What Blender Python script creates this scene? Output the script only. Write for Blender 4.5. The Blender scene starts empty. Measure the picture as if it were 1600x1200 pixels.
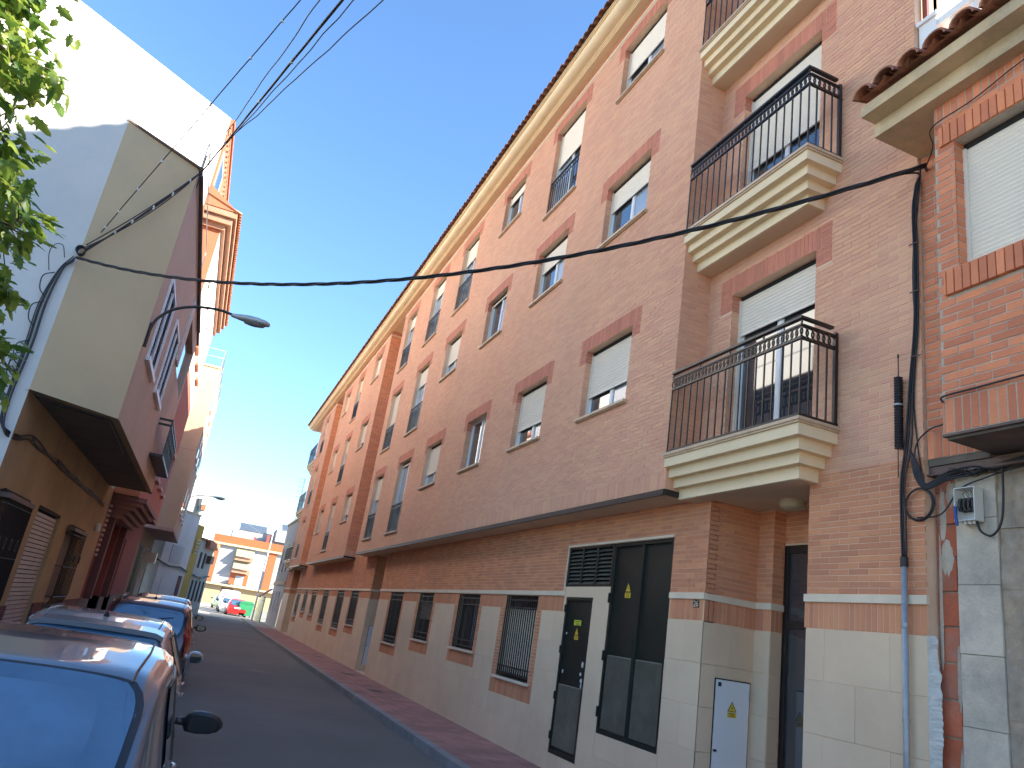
import bpy, bmesh, math, random
import numpy as np
from mathutils import Vector, Matrix
random.seed(7); RNG = np.random.default_rng(7)
C = bpy.context.scene.collection
S = bpy.context.scene

# ------------------------------------------------------------------ camera, sky, sun, exposure
YAW, PITCH, ROLL, FPX, EYE = 0.340350, 0.318947, 0.158074, 1183.98, 1.7
def cam_axes():
    f = np.array([math.sin(YAW)*math.cos(PITCH), math.cos(YAW)*math.cos(PITCH), math.sin(PITCH)])
    r0 = np.array([math.cos(YAW), -math.sin(YAW), 0.0]); u0 = np.cross(r0, f)
    r = math.cos(ROLL)*r0 + math.sin(ROLL)*u0
    u = -math.sin(ROLL)*r0 + math.cos(ROLL)*u0
    return r, u, f
CR, CU, CF = cam_axes()
camd = bpy.data.cameras.new('camera'); cam = bpy.data.objects.new('camera', camd); C.objects.link(cam)
camd.sensor_width = 36.0; camd.sensor_fit = 'HORIZONTAL'; camd.lens = FPX*36.0/1600.0
camd.clip_start = 0.05; camd.clip_end = 2000.0
M4 = Matrix.Identity(4)
for i in range(3):
    M4[i][0] = CR[i]; M4[i][1] = CU[i]; M4[i][2] = -CF[i]
M4[0][3], M4[1][3], M4[2][3] = 0.0, 0.0, EYE
cam.matrix_world = M4
S.camera = cam

SUN_EL = math.atan(0.48); SUN_AZ = math.atan2(0.857, -0.514)      # azimuth clockwise from +Y
w = bpy.data.worlds.new('World'); S.world = w; w.use_nodes = True
nt = w.node_tree; bg = nt.nodes['Background']
sky = nt.nodes.new('ShaderNodeTexSky'); sky.sky_type = 'NISHITA'; sky.sun_disc = False
sky.sun_elevation = SUN_EL; sky.sun_rotation = SUN_AZ
sky.altitude = 100.0; sky.air_density = 1.25; sky.dust_density = 0.0; sky.ozone_density = 6.5
nt.links.new(sky.outputs[0], bg.inputs[0]); bg.inputs[1].default_value = 0.10
sd = Vector((math.sin(SUN_AZ)*math.cos(SUN_EL), math.cos(SUN_AZ)*math.cos(SUN_EL), math.sin(SUN_EL)))
sl = bpy.data.lights.new('sun', 'SUN'); so = bpy.data.objects.new('sun', sl); C.objects.link(so)
sl.energy = 5.0; sl.angle = math.radians(0.53); sl.color = (1.0, 0.91, 0.76)
so.rotation_euler = (-sd).to_track_quat('-Z', 'Y').to_euler()
S.view_settings.view_transform = 'Standard'; S.view_settings.look = 'None'
S.view_settings.exposure = 1.98; S.view_settings.gamma = 1.0; S.view_settings.use_curve_mapping = False
S.render.engine = 'CYCLES'
S.cycles.max_bounces = 8; S.cycles.diffuse_bounces = 5

# ------------------------------------------------------------------ materials
MATS = {}
def mat(name, col, rough=0.8, var=0.12, scale=1.5, bump=0.0, bscale=60.0, metal=0.0, spec=0.5, island=0.0,
        col2=None, stain=0.0, coat=0.0, hue=0.0):
    """procedural material: large soft variation + fine grain + optional per-piece variation + bump"""
    if name in MATS: return MATS[name]
    m = bpy.data.materials.new(name); m.use_nodes = True; MATS[name] = m
    N = m.node_tree.nodes; Lk = m.node_tree.links
    b = N['Principled BSDF']; b.inputs['Roughness'].default_value = rough
    b.inputs['Metallic'].default_value = metal; b.inputs['Specular IOR Level'].default_value = spec
    if coat: b.inputs['Coat Weight'].default_value = coat; b.inputs['Coat Roughness'].default_value = 0.03
    geo = N.new('ShaderNodeNewGeometry')
    n1 = N.new('ShaderNodeTexNoise'); n1.inputs['Scale'].default_value = scale; n1.inputs['Detail'].default_value = 5
    n1.inputs['Roughness'].default_value = 0.62
    Lk.new(geo.outputs['Position'], n1.inputs['Vector'])
    r1 = N.new('ShaderNodeMapRange'); r1.inputs['From Min'].default_value = 0.3; r1.inputs['From Max'].default_value = 0.7
    r1.inputs['To Min'].default_value = 1-var; r1.inputs['To Max'].default_value = 1+var
    Lk.new(n1.outputs[0], r1.inputs['Value'])
    val = r1.outputs[0]
    if island:
        oi = N.new('ShaderNodeObjectInfo')
        ad = N.new('ShaderNodeMath'); ad.operation = 'ADD'
        Lk.new(geo.outputs['Random Per Island'], ad.inputs[0]); Lk.new(oi.outputs['Random'], ad.inputs[1])
        fr = N.new('ShaderNodeMath'); fr.operation = 'FRACT'; Lk.new(ad.outputs[0], fr.inputs[0])
        r2 = N.new('ShaderNodeMapRange'); r2.inputs['To Min'].default_value = 1-island; r2.inputs['To Max'].default_value = 1+island
        Lk.new(fr.outputs[0], r2.inputs['Value'])
        mu = N.new('ShaderNodeMath'); mu.operation = 'MULTIPLY'; Lk.new(val, mu.inputs[0]); Lk.new(r2.outputs[0], mu.inputs[1])
        val = mu.outputs[0]
    base = N.new('ShaderNodeRGB'); base.outputs[0].default_value = (*col, 1)
    csock = base.outputs[0]
    if col2:
        n3 = N.new('ShaderNodeTexNoise'); n3.inputs['Scale'].default_value = scale*0.6; n3.inputs['Detail'].default_value = 7
        n3.inputs['Roughness'].default_value = 0.7
        Lk.new(geo.outputs['Position'], n3.inputs['Vector'])
        cr = N.new('ShaderNodeMapRange'); cr.inputs['From Min'].default_value = 0.45; cr.inputs['From Max'].default_value = 0.68
        cr.inputs['To Max'].default_value = stain or 1.0
        Lk.new(n3.outputs[0], cr.inputs['Value'])
        mx = N.new('ShaderNodeMix'); mx.data_type = 'RGBA'; Lk.new(cr.outputs[0], mx.inputs['Factor'])
        Lk.new(csock, mx.inputs[6]); mx.inputs[7].default_value = (*col2, 1); csock = mx.outputs[2]
    vm = N.new('ShaderNodeVectorMath'); vm.operation = 'SCALE'
    Lk.new(csock, vm.inputs[0]); Lk.new(val, vm.inputs['Scale'])
    out = vm.outputs[0]
    if hue and island:
        hs = N.new('ShaderNodeHueSaturation'); Lk.new(out, hs.inputs['Color'])
        r4 = N.new('ShaderNodeMapRange'); r4.inputs['To Min'].default_value = 0.5-hue; r4.inputs['To Max'].default_value = 0.5+hue
        Lk.new(fr.outputs[0], r4.inputs['Value']); Lk.new(r4.outputs[0], hs.inputs['Hue']); out = hs.outputs[0]
    Lk.new(out, b.inputs['Base Color'])
    if bump:
        n2 = N.new('ShaderNodeTexNoise'); n2.inputs['Scale'].default_value = bscale; n2.inputs['Detail'].default_value = 4
        Lk.new(geo.outputs['Position'], n2.inputs['Vector'])
        bp = N.new('ShaderNodeBump'); bp.inputs['Strength'].default_value = bump; bp.inputs['Distance'].default_value = 0.01
        Lk.new(n2.outputs[0], bp.inputs['Height']); Lk.new(bp.outputs[0], b.inputs['Normal'])
    return m

BRICK = mat('pale_brick', (0.74, 0.385, 0.238), 0.85, 0.07, 0.5, 0.25, 90, island=0.05, col2=(0.70, 0.41, 0.27), stain=0.5, hue=0.006)
LINT = mat('red_brick', (0.58, 0.21, 0.13), 0.85, 0.08, 2.0, 0.25, 90, island=0.10)
MORT = mat('mortar', (0.78, 0.53, 0.36), 0.95, 0.1, 3)
GBRICK = mat('ground_brick', (0.66, 0.275, 0.135), 0.85, 0.10, 0.8, 0.25, 90, island=0.11, col2=(0.52, 0.23, 0.14), stain=0.5, hue=0.003)
NBRICK = mat('orange_brick', (0.68, 0.23, 0.11), 0.85, 0.12, 2.0, 0.5, 70, island=0.17, hue=0.003)
NMORT = mat('grey_mortar', (0.48, 0.40, 0.31), 0.95, 0.2, 6, 0.6, 60)
STONE = mat('cream_stone', (0.76, 0.575, 0.39), 0.6, 0.06, 1.2, 0.15, 30, island=0.035, col2=(0.62, 0.42, 0.28), stain=0.35)
STONEJ = mat('stone_joint', (0.40, 0.32, 0.25), 0.9, 0.1, 5)
STRIP = mat('cream_strip', (0.78, 0.64, 0.47), 0.7, 0.08, 3, 0.1, 30)
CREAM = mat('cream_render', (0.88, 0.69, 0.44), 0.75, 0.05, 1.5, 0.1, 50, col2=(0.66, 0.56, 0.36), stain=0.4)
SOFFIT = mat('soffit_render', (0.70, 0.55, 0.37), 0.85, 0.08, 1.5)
MARBLE = mat('sill_marble', (0.60, 0.43, 0.28), 0.5, 0.15, 8)
ALU = mat('white_aluminium', (0.78, 0.79, 0.80), 0.35, 0.02, 3)
SHUT = mat('shutter_white', (0.84, 0.75, 0.62), 0.5, 0.03, 2)
GLASS = mat('window_glass', (0.035, 0.045, 0.055), 0.03, 0.2, 1.0, spec=1.0, coat=1.0)
SKYPANE = mat('sky_tint_pane', (0.30, 0.36, 0.42), 0.25, 0.1, 1.0, spec=0.8, coat=0.5)  # pale blue sky reflection painted into the colour of chosen panes
IRON = mat('black_iron', (0.022, 0.017, 0.016), 0.4, 0.2, 12, 0.1, 80)
DARK = mat('dark_void_and_shade', (0.02, 0.018, 0.016), 0.9, 0.1, 2)
DGREEN = mat('dark_green_steel', (0.010, 0.016, 0.013), 0.38, 0.25, 2.0, 0.1, 20, spec=0.5, col2=(0.03, 0.03, 0.025), stain=0.5)
GRILLE = mat('dusty_louvre', (0.13, 0.12, 0.09), 0.6, 0.3, 4)
TILE = mat('roof_tile', (0.33, 0.13, 0.07), 0.9, 0.25, 6, 0.5, 60, island=0.3, col2=(0.24, 0.17, 0.10), stain=0.5)
CONC = mat('concrete', (0.66, 0.50, 0.30), 0.9, 0.14, 2.5, 0.5, 30, col2=(0.22, 0.20, 0.15), stain=0.6)
CBLOCK = mat('concrete_block', (0.60, 0.52, 0.41), 0.95, 0.12, 5, 0.7, 45, island=0.08, col2=(0.30, 0.28, 0.24), stain=0.6)
CCAST = mat('cast_concrete', (0.36, 0.28, 0.20), 0.95, 0.25, 9, 0.9, 25, col2=(0.34, 0.31, 0.27), stain=0.7)
HBRICK = mat('hollow_brick', (0.50, 0.13, 0.06), 0.9, 0.15, 4, 0.4, 40, island=0.15, col2=(0.34, 0.26, 0.21), stain=0.55)
PLAST = mat('white_plastic', (0.66, 0.66, 0.62), 0.4, 0.05, 4)
RUBBER = mat('black_cable', (0.016, 0.015, 0.017), 0.5, 0.2, 10)
GALV = mat('galvanised', (0.36, 0.38, 0.40), 0.5, 0.18, 6, metal=0.4)
ASPH = mat('asphalt', (0.16, 0.150, 0.130), 0.9, 0.14, 0.35, 0.7, 160, col2=(0.18, 0.165, 0.15), stain=0.8)
PAVE = mat('red_paving', (0.40, 0.195, 0.155), 0.9, 0.12, 1.2, 0.35, 60, island=0.14, col2=(0.2, 0.11, 0.1), stain=0.5)
KERB = mat('kerb_stone', (0.27, 0.26, 0.25), 0.9, 0.15, 3, 0.5, 50, island=0.08)
OLIVE = mat('olive_render', (0.58, 0.45, 0.27), 0.9, 0.05, 0.6, 0.25, 90, col2=(0.36, 0.33, 0.24), stain=0.4)
PINKR = mat('pinkish_render', (0.55, 0.42, 0.335), 0.9, 0.07, 0.8, 0.25, 90, col2=(0.40, 0.30, 0.26), stain=0.4)
MUST = mat('mustard_render', (0.40, 0.275, 0.14), 0.9, 0.12, 0.8, 0.4, 40, col2=(0.25, 0.18, 0.09), stain=0.6)
WHITER = mat('white_render', (0.60, 0.56, 0.52), 0.9, 0.06, 0.7, 0.3, 50, col2=(0.46, 0.47, 0.475), stain=0.5)
BWHITE = mat('bright_white_render', (0.82, 0.81, 0.79), 0.85, 0.03, 0.8)
MAROON = mat('maroon_render', (0.24, 0.065, 0.05), 0.85, 0.1, 1.5, 0.2, 50)
DKMAR = mat('dark_maroon', (0.13, 0.05, 0.045), 0.8, 0.15, 3, 0.2, 50)
REDR = mat('red_render', (0.42, 0.15, 0.10), 0.9, 0.06, 1.0, 0.2, 50)
ORANGE = mat('orange_render', (0.40, 0.14, 0.07), 0.85, 0.05, 1.0, 0.15, 60)
BROWNC = mat('brown_cornice', (0.36, 0.20, 0.13), 0.85, 0.1, 2)
BEIGER = mat('beige_render', (0.50, 0.36, 0.24), 0.9, 0.06, 0.8, 0.2, 60)
MAUVE = mat('mauve_render', (0.40, 0.27, 0.235), 0.9, 0.08, 0.8, 0.2, 60)
GREYR = mat('grey_render', (0.36, 0.33, 0.30), 0.9, 0.1, 0.8, 0.2, 60)
YELLR = mat('yellow_render', (0.42, 0.27, 0.05), 0.9, 0.1, 1.0, 0.2, 60)
DARKST = mat('dark_stone_base', (0.085, 0.08, 0.09), 0.7, 0.2, 3)
RUSTY = mat('brown_metal', (0.12, 0.075, 0.06), 0.6, 0.3, 6, 0.3, 40)
SLAT = mat('ribbed_shutter', (0.48, 0.41, 0.37), 0.55, 0.12, 4, island=0.05)
LAMPG = mat('lamp_grey', (0.50, 0.50, 0.50), 0.4, 0.06, 3, metal=0.3)
LAMPGL = mat('lamp_glass', (0.20, 0.20, 0.19), 0.25, 0.1, 5)
BARK = mat('bark', (0.12, 0.09, 0.06), 0.95, 0.3, 15, 0.8, 40)
YSIGN = mat('warning_yellow', (0.75, 0.50, 0.03), 0.5, 0.05, 5)
LIME = mat('lime_sticker', (0.62, 0.70, 0.05), 0.5, 0.05, 5)
PRINT = mat('black_print', (0.02, 0.02, 0.02), 0.6, 0.05, 5)
BLUEP = mat('blue_plastic', (0.02, 0.08, 0.30), 0.4, 0.05, 5)
GREENP = mat('green_plastic', (0.03, 0.22, 0.10), 0.4, 0.1, 3)
AWN = mat('striped_awning', (0.40, 0.36, 0.10), 0.8, 0.05, 2)
SOLAR = mat('solar_glass', (0.10, 0.12, 0.14), 0.15, 0.1, 2, coat=1.0)
FWHITE = mat('far_white_paint', (0.33, 0.335, 0.35), 0.85, 0.06, 0.5)
YFENCE = mat('cream_fence', (0.68, 0.62, 0.35), 0.8, 0.1, 3)

def leaf_mat():
    m = bpy.data.materials.new('green_leaf'); m.use_nodes = True
    N = m.node_tree.nodes; Lk = m.node_tree.links; b = N['Principled BSDF']; outn = N['Material Output']
    oi = N.new('ShaderNodeObjectInfo'); geo = N.new('ShaderNodeNewGeometry')
    ad = N.new('ShaderNodeMath'); ad.operation = 'ADD'; Lk.new(geo.outputs['Random Per Island'], ad.inputs[0]); Lk.new(oi.outputs['Random'], ad.inputs[1])
    fr = N.new('ShaderNodeMath'); fr.operation = 'FRACT'; Lk.new(ad.outputs[0], fr.inputs[0])
    ra = N.new('ShaderNodeValToRGB'); ra.color_ramp.elements[0].color = (0.05, 0.12, 0.02, 1)
    ra.color_ramp.elements[1].color = (0.20, 0.27, 0.045, 1); Lk.new(fr.outputs[0], ra.inputs[0])
    Lk.new(ra.outputs[0], b.inputs['Base Color']); b.inputs['Roughness'].default_value = 0.45
    tr = N.new('ShaderNodeBsdfTranslucent')
    hs = N.new('ShaderNodeHueSaturation'); hs.inputs['Value'].default_value = 1.8; hs.inputs['Hue'].default_value = 0.485
    Lk.new(ra.outputs[0], hs.inputs['Color']); Lk.new(hs.outputs[0], tr.inputs[0])
    mx = N.new('ShaderNodeMixShader'); mx.inputs[0].default_value = 0.42
    Lk.new(b.outputs[0], mx.inputs[1]); Lk.new(tr.outputs[0], mx.inputs[2]); Lk.new(mx.outputs[0], outn.inputs[0])
    return m
LEAF = leaf_mat()
def paint(name, col, metal=0.5, rough=0.3):
    return mat(name, col, rough, 0.02, 2, metal=metal, coat=1.0)

# ------------------------------------------------------------------ mesh helpers
class Fr:
    """frame: point = o + a*u + b*v + c*n"""
    def __init__(s, o, u, v, n): s.o, s.u, s.v, s.n = [np.array(q, float) for q in (o, u, v, n)]
    def p(s, a, b, c=0.0): return tuple(s.o + a*s.u + b*s.v + c*s.n)
def face_x(x): return Fr((x, 0, 0), (0, 1, 0), (0, 0, 1), (-1, 0, 0))     # right-hand facades, look at -X ; u=Y v=Z
def face_l(x): return Fr((x, 0, 0), (0, 1, 0), (0, 0, 1), (1, 0, 0))      # left-hand facades
def face_y(y): return Fr((0, y, 0), (1, 0, 0), (0, 0, 1), (0, -1, 0))     # faces the camera ; u=X v=Z
def wall_fr(p, q):                                                         # facade from plan point p to q, normal to the right of p->q
    p = np.array(p, float); q = np.array(q, float); d = (q-p)/np.linalg.norm(q-p)
    return Fr((p[0], p[1], 0), (d[0], d[1], 0), (0, 0, 1), (d[1], -d[0], 0)), float(np.linalg.norm(q-p))
WORLD = Fr((0, 0, 0), (1, 0, 0), (0, 1, 0), (0, 0, 1))

class MB:
    def __init__(s): s.V = []; s.F = []; s.M = []
    def add(s, vs, fs, mi=0):
        b = len(s.V); s.V.extend(vs); s.F.extend([tuple(b+i for i in f) for f in fs]); s.M.extend([mi]*len(fs)); return s
    def box(s, fr, a0, a1, b0, b1, c0, c1, mi=0, back=True):
        vs = [fr.p(a, b, c) for c in (c0, c1) for b in (b0, b1) for a in (a0, a1)]
        fs = [(4, 5, 7, 6), (0, 1, 5, 4), (2, 6, 7, 3), (0, 4, 6, 2), (1, 3, 7, 5)]
        if back: fs.append((0, 2, 3, 1))
        return s.add(vs, fs, mi)
    def quad(s, a, b, c, d, mi=0): return s.add([tuple(a), tuple(b), tuple(c), tuple(d)], [(0, 1, 2, 3)], mi)
    def prism(s, pts, d, mi=0):
        """closed polygon pts (3d) extruded by vector d"""
        n = len(pts); d = np.array(d, float); vs = [tuple(p) for p in pts]+[tuple(np.array(p)+d) for p in pts]
        fs = [tuple(range(n))[::-1], tuple(range(n, 2*n))]+[(i, (i+1) % n, n+(i+1) % n, n+i) for i in range(n)]
        return s.add(vs, fs, mi)
    def tube(s, pts, r, k=6, mi=0, cap=True, r2=None):
        pts = [np.array(p, float) for p in pts]; n = len(pts); vs = []
        prev = None
        for i, p in enumerate(pts):
            d = pts[min(i+1, n-1)]-pts[max(i-1, 0)]; d /= (np.linalg.norm(d)+1e-9)
            if prev is None:
                a = np.array((0, 0, 1.0)) if abs(d[2]) < 0.9 else np.array((1.0, 0, 0))
            else: a = prev
            x = a-d*np.dot(a, d); x /= (np.linalg.norm(x)+1e-9); y = np.cross(d, x); prev = x
            rr = r if r2 is None else r+(r2-r)*i/max(1, n-1)
            for j in range(k):
                t = 2*math.pi*j/k; vs.append(tuple(p+rr*(math.cos(t)*x+math.sin(t)*y)))
        fs = [(i*k+j, i*k+(j+1) % k, (i+1)*k+(j+1) % k, (i+1)*k+j) for i in range(n-1) for j in range(k)]
        if cap: fs += [tuple(range(k))[::-1], tuple(range((n-1)*k, n*k))]
        return s.add(vs, fs, mi)
    def ring(s, fr, ca, cb, ra, rb, th, c0, c1, k=14, mi=0):
        vs = []
        for c in (c0, c1):
            for (xa, xb) in ((ra, rb), (ra-th, rb-th)):
                for j in range(k):
                    t = 2*math.pi*j/k; vs.append(fr.p(ca+xa*math.cos(t), cb+xb*math.sin(t), c))
        fs = []
        for j in range(k):
            q = (j+1) % k
            fs += [(2*k+j, 2*k+q, 3*k+q, 3*k+j), (j, k+j, k+q, q), (j, q, 2*k+q, 2*k+j), (k+j, 3*k+j, 3*k+q, k+q)]
        return s.add(vs, fs, mi)
    def mesh(s, name, mats, smooth=False):
        me = bpy.data.meshes.new(name); me.from_pydata(s.V, [], s.F)
        for m in (mats if isinstance(mats, (list, tuple)) else [mats]): me.materials.append(m)
        if any(s.M): me.polygons.foreach_set('material_index', s.M)
        if smooth: me.polygons.foreach_set('use_smooth', [True]*len(me.polygons))
        me.update(); return me
    def build(s, name, mats, parent=None, smooth=False, recalc=False):
        me = s.mesh(name, mats, smooth)
        if recalc:
            bm = bmesh.new(); bm.from_mesh(me); bmesh.ops.recalc_face_normals(bm, faces=bm.faces); bm.to_mesh(me); bm.free()
        o = bpy.data.objects.new(name, me); C.objects.link(o)
        if parent is not None: attach(o, parent)
        return o
def attach(o, parent):
    """parent without moving: geometry is given in world coordinates"""
    o.parent = parent
    o.matrix_parent_inverse = world_of(parent).inverted()
def world_of(o):
    m = o.matrix_basis.copy()
    while o.parent is not None:
        m = o.parent.matrix_basis @ o.matrix_parent_inverse @ m if False else (o.parent.matrix_basis @ (o.matrix_parent_inverse @ m))
        o = o.parent
    return m
def empty(name, loc=(0, 0, 0), rz=0.0):
    o = bpy.data.objects.new(name, None); C.objects.link(o); o.location = loc; o.rotation_euler = (0, 0, rz); o.empty_display_size = 0.2; return o
def tag(o, label=None, cat=None, group=None, kind=None):
    if label: o['label'] = label
    if cat: o['category'] = cat
    if group: o['group'] = group
    if kind: o['kind'] = kind
    return o

def wall_with_holes(mb, fr, a0, a1, b0, b1, holes, depth=0.13, c=0.0, mi=0, rmi=None):
    """rectangle with rectangular openings and reveals going back by depth; holes = (a0,a1,b0,b1)"""
    rmi = mi if rmi is None else rmi
    A = sorted({a0, a1}|{min(max(h[i], a0), a1) for h in holes for i in (0, 1)}); B = sorted({b0, b1}|{min(max(h[i], b0), b1) for h in holes for i in (2, 3)})
    for i in range(len(A)-1):
        for j in range(len(B)-1):
            ca, cb = (A[i]+A[i+1])/2, (B[j]+B[j+1])/2
            if any(h[0] < ca < h[1] and h[2] < cb < h[3] for h in holes): continue
            mb.quad(fr.p(A[i], B[j], c), fr.p(A[i+1], B[j], c), fr.p(A[i+1], B[j+1], c), fr.p(A[i], B[j+1], c), mi)
    for h in holes:
        p, q, r, t = h; d = c-depth
        mb.quad(fr.p(p, r, c), fr.p(p, t, c), fr.p(p, t, d), fr.p(p, r, d), rmi); mb.quad(fr.p(q, r, c), fr.p(q, t, c), fr.p(q, t, d), fr.p(q, r, d), rmi)
        mb.quad(fr.p(p, t, c), fr.p(q, t, c), fr.p(q, t, d), fr.p(p, t, d), rmi); mb.quad(fr.p(p, r, c), fr.p(q, r, c), fr.p(q, r, d), fr.p(p, r, d), rmi)

class Pieces:
    """countable boxes (bricks, slabs, tiles): the biggest seen become objects, the rest one stuff part"""
    def __init__(s, name, mats): s.name = name; s.mats = mats; s.L = []
    def put(s, fr, a0, a1, b0, b1, c0, c1, mi=0):
        if a1-a0 > 0.012 and b1-b0 > 0.012: s.L.append((fr, a0, a1, b0, b1, c0, c1, mi))
    def size(s, t):
        fr, a0, a1, b0, b1, c0, c1, mi = t
        P = [np.array(fr.p(a, b, c1))-np.array((0, 0, EYE)) for a in (a0, a1) for b in (b0, b1)]
        if np.dot(fr.n, P[0]) > 0 and abs(fr.n[2]) < 0.5: return 0.0
        q = []
        for p in P:
            z = p@CF
            if z < 0.2: return 0.0
            q.append((FPX*(p@CR)/z, FPX*(p@CU)/z))
        m = np.mean(q, axis=0)
        if abs(m[0]) > 800 or abs(m[1]) > 600: return 0.0
        (x0, y0), (x1, y1), (x2, y2), (x3, y3) = q[0], q[1], q[3], q[2]
        return abs((x2-x0)*(y3-y1)-(x3-x1)*(y2-y0))/2
    def build(s, parent, n_obj=295, min_area=30.0):
        sz = np.array([s.size(t) for t in s.L]); order = np.argsort(-sz)
        pick = [i for i in order[:n_obj] if sz[i] >= min_area]; ps = set(pick)
        cache = {}
        for i in pick:
            fr, a0, a1, b0, b1, c0, c1, mi = s.L[i]
            key = (round(a1-a0, 3), round(b1-b0, 3), round(c1-c0, 3), mi, tuple(np.round(fr.u, 3)), tuple(np.round(fr.v, 3)))
            if key not in cache:
                mb = MB(); f0 = Fr((0, 0, 0), fr.u, fr.v, fr.n); e = 0.0025 if (a1-a0) > 0.03 else 0.0
                A, B, D = a1-a0, b1-b0, c1-c0
                vs = [f0.p(a, b, c) for (a, b, c) in ((0, 0, 0), (A, 0, 0), (A, B, 0), (0, B, 0), (0, 0, D-e), (A, 0, D-e), (A, B, D-e), (0, B, D-e),
                      (e, e, D), (A-e, e, D), (A-e, B-e, D), (e, B-e, D))]
                mb.add(vs, [(8, 9, 10, 11), (4, 5, 9, 8), (5, 6, 10, 9), (6, 7, 11, 10), (7, 4, 8, 11), (0, 1, 5, 4), (1, 2, 6, 5), (2, 3, 7, 6), (3, 0, 4, 7), (3, 2, 1, 0)])
                cache[key] = mb.mesh(s.name, s.mats[mi])
            o = bpy.data.objects.new(s.name, cache[key]); C.objects.link(o); o.location = fr.p(a0, b0, c0)
            attach(o, parent)
        mb = MB()
        for i, t in enumerate(s.L):
            if i in ps: continue
            fr, a0, a1, b0, b1, c0, c1, mi = t
            mb.box(fr, a0, a1, b0, b1, c0, c1, mi, back=False)
        if mb.V:
            o = mb.build(s.name, s.mats, parent); o['kind'] = 'stuff'
def cut1(iv, lo, hi):
    out = []
    for a, b in iv:
        if hi <= a or lo >= b: out.append((a, b)); continue
        if lo > a: out.append((a, lo))
        if hi < b: out.append((hi, b))
    return out
def rect_minus(rects, holes):
    for h in holes:
        out = []
        for (a, b, c, d) in rects:
            if b <= h[0] or a >= h[1] or d <= h[2] or c >= h[3]: out.append((a, b, c, d)); continue
            if a < h[0]: out.append((a, h[0], c, d))
            if b > h[1]: out.append((h[1], b, c, d))
            m0, m1 = max(a, h[0]), min(b, h[1])
            if c < h[2]: out.append((m0, m1, c, h[2]))
            if d > h[3]: out.append((m0, m1, h[3], d))
        rects = out
    return rects
def brick_field(pc, fr, a0, a1, b0, b1, holes, mi=0, L=0.212, H=0.051, J=0.006, c0=-0.004, c1=0.0035, off=0.0, soldier=False, zref=0.0, split=False):
    """running bond (or soldier course) clipped to the rectangle minus the holes"""
    if soldier:
        n0, n1 = math.floor((a0-off)/H), math.ceil((a1-off)/H)
        for k in range(n0, n1):
            p, q = max(a0, off+k*H+J/2), min(a1, off+(k+1)*H-J/2)
            if q-p < 0.012: continue
            iv = [(b0+J/2, b1-J/2)]
            for h in holes:
                if h[0] < (p+q)/2 < h[1]: iv = cut1(iv, h[2], h[3])
            for (r, t) in iv: pc.put(fr, p, q, r, t, c0, c1+random.uniform(-.0015, .0015), mi)
        return
    r0, r1 = math.floor((b0-zref)/H), math.ceil((b1-zref)/H)
    for r in range(r0, r1):
        z0, z1 = max(b0, zref+r*H+J/2), min(b1, zref+(r+1)*H-J/2)
        if z1-z0 < 0.012: continue
        zc = (z0+z1)/2; iv = [(a0, a1)]
        for h in ([] if split else holes):
            if h[2]-0.001 < zc < h[3]+0.001: iv = cut1(iv, h[0], h[1])
        st = off+(L/2 if r % 2 else 0.0)
        for (p, q) in iv:
            k = math.floor((p-st)/L)
            while st+k*L < q:
                x0, x1 = max(p, st+k*L+J/2), min(q, st+(k+1)*L-J/2)
                rects = [(x0, x1, z0, z1)] if x1 > x0 else []
                if split: rects = rect_minus(rects, holes)
                cc = c1+random.uniform(-.0015, .0015)
                for (ra, rb, rc, rd) in rects: pc.put(fr, ra, rb, rc, rd, c0, cc, mi)
                k += 1

# ------------------------------------------------------------------ ground
def struct(o): o['kind'] = 'structure'; return o
g = MB(); g.quad((-400, -200, -0.012), (400, -200, -0.012), (400, 800, -0.012), (-400, 800, -0.012)); struct(g.build('ground', ASPH))
g = MB(); g.quad((-1.75, -6, 0), (3.55, -6, 0), (3.55, 55, 0), (-1.75, 55, 0)); g.quad((-1.75, 55, 0), (3.55, 55, 0), (7, 135, 0), (-2.5, 135, 0)); struct(g.build('road', ASPH))
g = MB(); g.quad((-6, 57.5, 0.008), (30, 57.5, 0.008), (30, 150, 0.008), (-6, 150, 0.008)); struct(g.build('sun_bright_paving', mat('sun_paled_paving', (0.25, 0.235, 0.21), 0.9, 0.12, 0.4, 0.3, 40)))  # paler paving; brightness of the sunlit stretch is put into its colour
pv = MB(); pv.box(WORLD, 3.70, 5.2, -6, 58, -0.01, 0.105, 0); pave = struct(pv.build('pavement', STONEJ))
tiles = Pieces('paving_tile', [PAVE, PAVE])
for i in range(int((47.5+2)/0.24)):
    y0 = -2+i*0.24
    for j in range(5):
        x0 = 3.705+j*0.24
        tiles.put(WORLD, x0+0.003, min(x0+0.237, 4.9), y0+0.003, y0+0.237, 0.095, 0.113+random.uniform(-.0015, .0015), 0)
tiles.build(pave, 290, 40)
kb = Pieces('kerb_stone', [KERB])
for i in range(75): kb.put(WORLD, 3.55, 3.695, -6+i*0.85+0.004, -6+(i+1)*0.85-0.004, -0.01, 0.12+random.uniform(-.002, .002), 0)
kb.build(pave, 60, 20)
for (x, y, a, b) in ((4.25, 21.6, 0.34, 0.5), (4.2, 17.9, 0.3, 0.42), (4.3, 27.4, 0.3, 0.5)):
    m = MB(); m.box(WORLD, x, x+a, y, y+b, 0.1, 0.118)
    for k in range(4): m.box(WORLD, x+0.03+k*(a-0.05)/4, x+0.03+k*(a-0.05)/4+0.03, y+0.03, y+b-0.03, 0.118, 0.121)
    m.build('drain_cover', RUSTY, pave)
pl = MB(); pl.box(WORLD, -3.2, -1.75, 12.3, 50, -0.01, 0.10, 0); pl.box(WORLD, -2.9, -1.75, -6, 12.3, -0.01, 0.10, 0); pv2 = struct(pl.build('pavement_left', KERB))
m = MB()
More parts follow.
